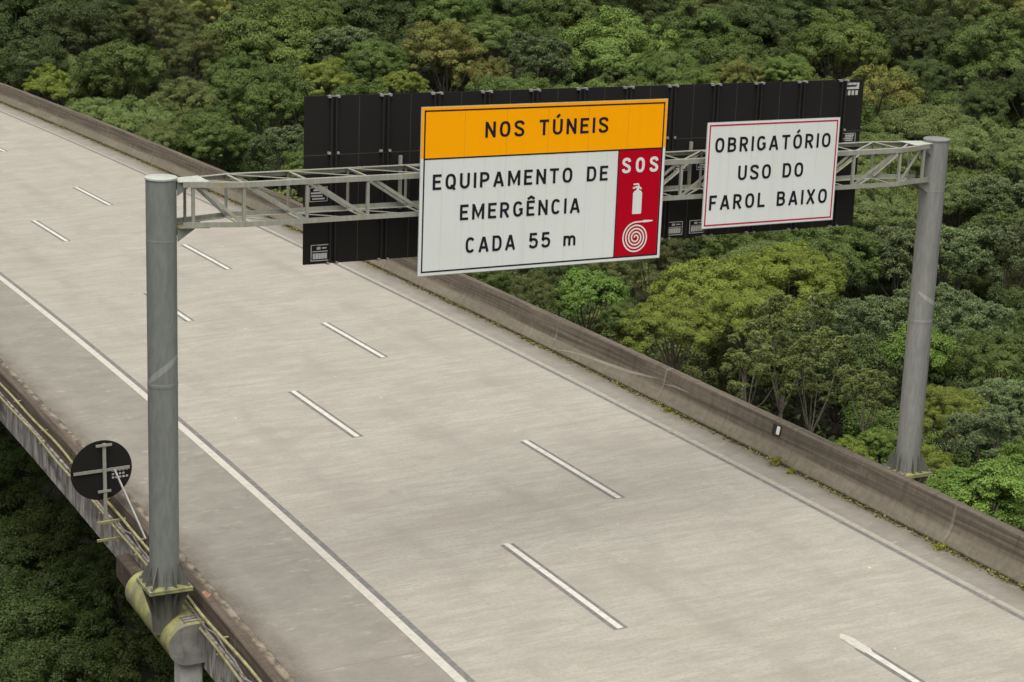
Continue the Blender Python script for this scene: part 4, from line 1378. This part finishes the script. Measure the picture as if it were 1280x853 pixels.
def region(px, py):
    if px < 330 and py > 480: return 'in the ravine at lower left'
    if py < 60:
        if px < 190: return 'in the top left corner'
        if px < 378: return 'at the top, left of the signs'
        if px < 530: return 'at the top above the black sign\'s left end'
        if px < 690: return 'at the top above the yellow panel\'s left half'
        if px < 840: return 'at the top above the yellow panel\'s right half'
        if px < 970: return 'at the top above the small white sign'
        if px < 1110: return 'at the top above the black sign\'s right end'
        return 'in the top right corner'
    if px < 378: return 'behind the far barrier at left'
    if py < 118 and px < 1080: return 'above the long black sign'
    if px < 560: return 'behind the beam left of the big sign'
    if px < 1085 and py < 300: return 'behind the signs'
    if px < 800: return 'below the big sign behind the barrier'
    if px < 1125: return 'between small sign and barrier'
    if py < 150: return 'above the right post'
    if py < 330: return 'beside the right post\'s top'
    return 'beside the right post\'s lower half'


rg = random.Random(5)
roots = []
for i, (x, y, z, R, k, seen) in enumerate(TREES):
    nm, ph, protos = KINDS[k]
    pr = protos[rg.randrange(len(protos))]
    s = R / (pr['R'] * .98)
    zg = ground_z(x, y)
    root = new_obj(nm, None); root.location = (x, y, zg); root.rotation_euler = (0, 0, rg.uniform(0, 6.283))
    for part in ('crown', 'trunk'):
        c = bpy.data.objects.new(part, pr[part]); COL.objects.link(c); c.parent = root
        c.location = (0, 0, z - zg - pr['zc'] * s); c.scale = (s, s, s)
    root.scale = (1, 1, 1)
    roots.append(root)
# what the camera sees of each tree decides how its label counts
bpy.context.view_layer.update()
dg = bpy.context.evaluated_depsgraph_get()
hits = {}
for py in range(3, 853, 7):
    for px in range(3, 1280, 7):
        ok, loc, nrm, idx, ob, mtx = scene.ray_cast(dg, Vector(CAM), Vector(ray(px, py)), distance=600)
        if ok and ob.parent is not None and ob.name.split('.')[0] in ('crown', 'trunk'):
            h = hits.setdefault(ob.parent.name, [0, 0, 0]); h[0] += 1; h[1] += px; h[2] += py
ORD = ['', 'second', 'third', 'fourth', 'fifth', 'sixth', 'seventh', 'eighth', 'ninth', 'tenth', 'eleventh', 'twelfth'] + ['%dth' % i for i in range(13, 60)]
by = {}
for i, (root, T) in enumerate(zip(roots, TREES)):
    nm, ph, _ = KINDS[T[4]]
    h = hits.get(root.name)
    tag(root, None, 'shrub' if nm == 'shrub' else 'tree', 'shrubs behind the bridge' if nm == 'shrub' else 'forest trees of the valley')
    if h is None or h[0] < 4:
        root['label'] = ph + ' nearly hidden behind the trees, signs or bridge before it'
        root['group'] = 'nearly hidden ' + ph + 's'
    else:
        px, py = h[1] / h[0], h[2] / h[0]
        by.setdefault((region(px, py), T[4]), []).append((px, root, ph))
for (reg, k), ids in by.items():
    ids.sort(key=lambda a: a[0])
    n = len(ids)
    for j, (px, root, ph) in enumerate(ids):
        root['label'] = f'{ph} {reg}' if n == 1 else f'leftmost {ph} {reg}' if j == 0 else f'rightmost {ph} {reg}' if j == n - 1 else f'{ph} {reg}, {ORD[j]} from left'
print('TREES', len(TREES), 'seen', sum(map(len, by.values())))

# undergrowth between the trunks
rs_ = np.random.RandomState(3)
n = 90000
q = rs_.uniform(38, 235, n); w = rs_.uniform(-.36, .36, n) * q
XY = CAM[:2] + q[:, None] * FH + w[:, None] * FR
gxv = np.array([ground_z(x, y) for x, y in XY])
hum = .5 + .5 * np.sin(XY[:, 0] * .9 + np.sin(XY[:, 1] * .5) * 2) * np.cos(XY[:, 1] * .8)
C = np.column_stack([XY, gxv + .2 + rs_.rand(n) ** .7 * (1.0 + 3.2 * hum)])
oo = np.hypot(XY[:, 0] - _c[0], XY[:, 1] - _c[1]) - _RR
keep_ = (oo > 9.3) | (oo < -8.5)
C = C[keep_]; n = len(C)
Nn = unit(rs_.randn(n, 3) * .5 + np.array([0, 0, 1.]))
me = leaves_mesh('undergrowth', C, Nn, rs_.randn(n, 3), .55 * (.6 + .8 * rs_.rand(n)), .30 * (.6 + .8 * rs_.rand(n)), rs_.rand(n, 2) * np.array([1, .6]), LEAF['dark'])
tag(new_obj('undergrowth', me), kind='stuff')

# moss and small weeds in the joint at the foot of the far barrier
rs_ = np.random.RandomState(8)
Cs = []
for t in np.arange(-12, 85, .035):
    dens = .5 + .5 * math.sin(t * .9 + 1.3 * math.sin(t * .37)) + .5 * math.sin(t * 2.3 + 1)
    k = rs_.poisson(max(0.45, dens) * 2.3)
    for _ in range(k):
        Cs.append(rp(8.27 - abs(rs_.randn()) * .065, t + rs_.rand() * .035, .004 + rs_.rand() ** 2 * .06))
C = np.array(Cs); n = len(C)
me = leaves_mesh('moss', C, unit(rs_.randn(n, 3) * .5 + np.array([0, 0, 1.])), rs_.randn(n, 3), .075 * (.6 + .9 * rs_.rand(n)), .05 * (.6 + .8 * rs_.rand(n)), rs_.rand(n, 2), M['moss'])
tag(new_obj('moss', me), kind='stuff')
for (t, h, w_, lab) in ((3.55, .30, .16, 'yellow-green weed tuft at the far barrier foot just below the reflector'), (2.9, .14, .10, 'small green weed at the far barrier foot right of the yellow tuft'),
                        (-2.75, .14, .12, 'small weed at the far barrier foot by the pale joint at right'), (8.6, .10, .12, 'low weed at the far barrier foot beneath the scuffed stretch')):
    n = 130
    P = rs_.randn(n, 3) * np.array([w_, w_ * .7, 0]) * .6; P[:, 2] = np.abs(rs_.rand(n)) * h * .7
    base = rp(8.16, t, 0.0)
    dd = unit(P * np.array([1, 1, 0]) + np.array([0, 0, .25]))
    me = leaves_mesh('weed', P, unit(rs_.randn(n, 3)), dd, np.full(n, .11), np.full(n, .03), rs_.rand(n, 2), M['weed'])
    wd = new_obj('weed_tuft', me); wd.location = base
    tag(wd, lab, 'weed', 'weeds along the barrier foot')
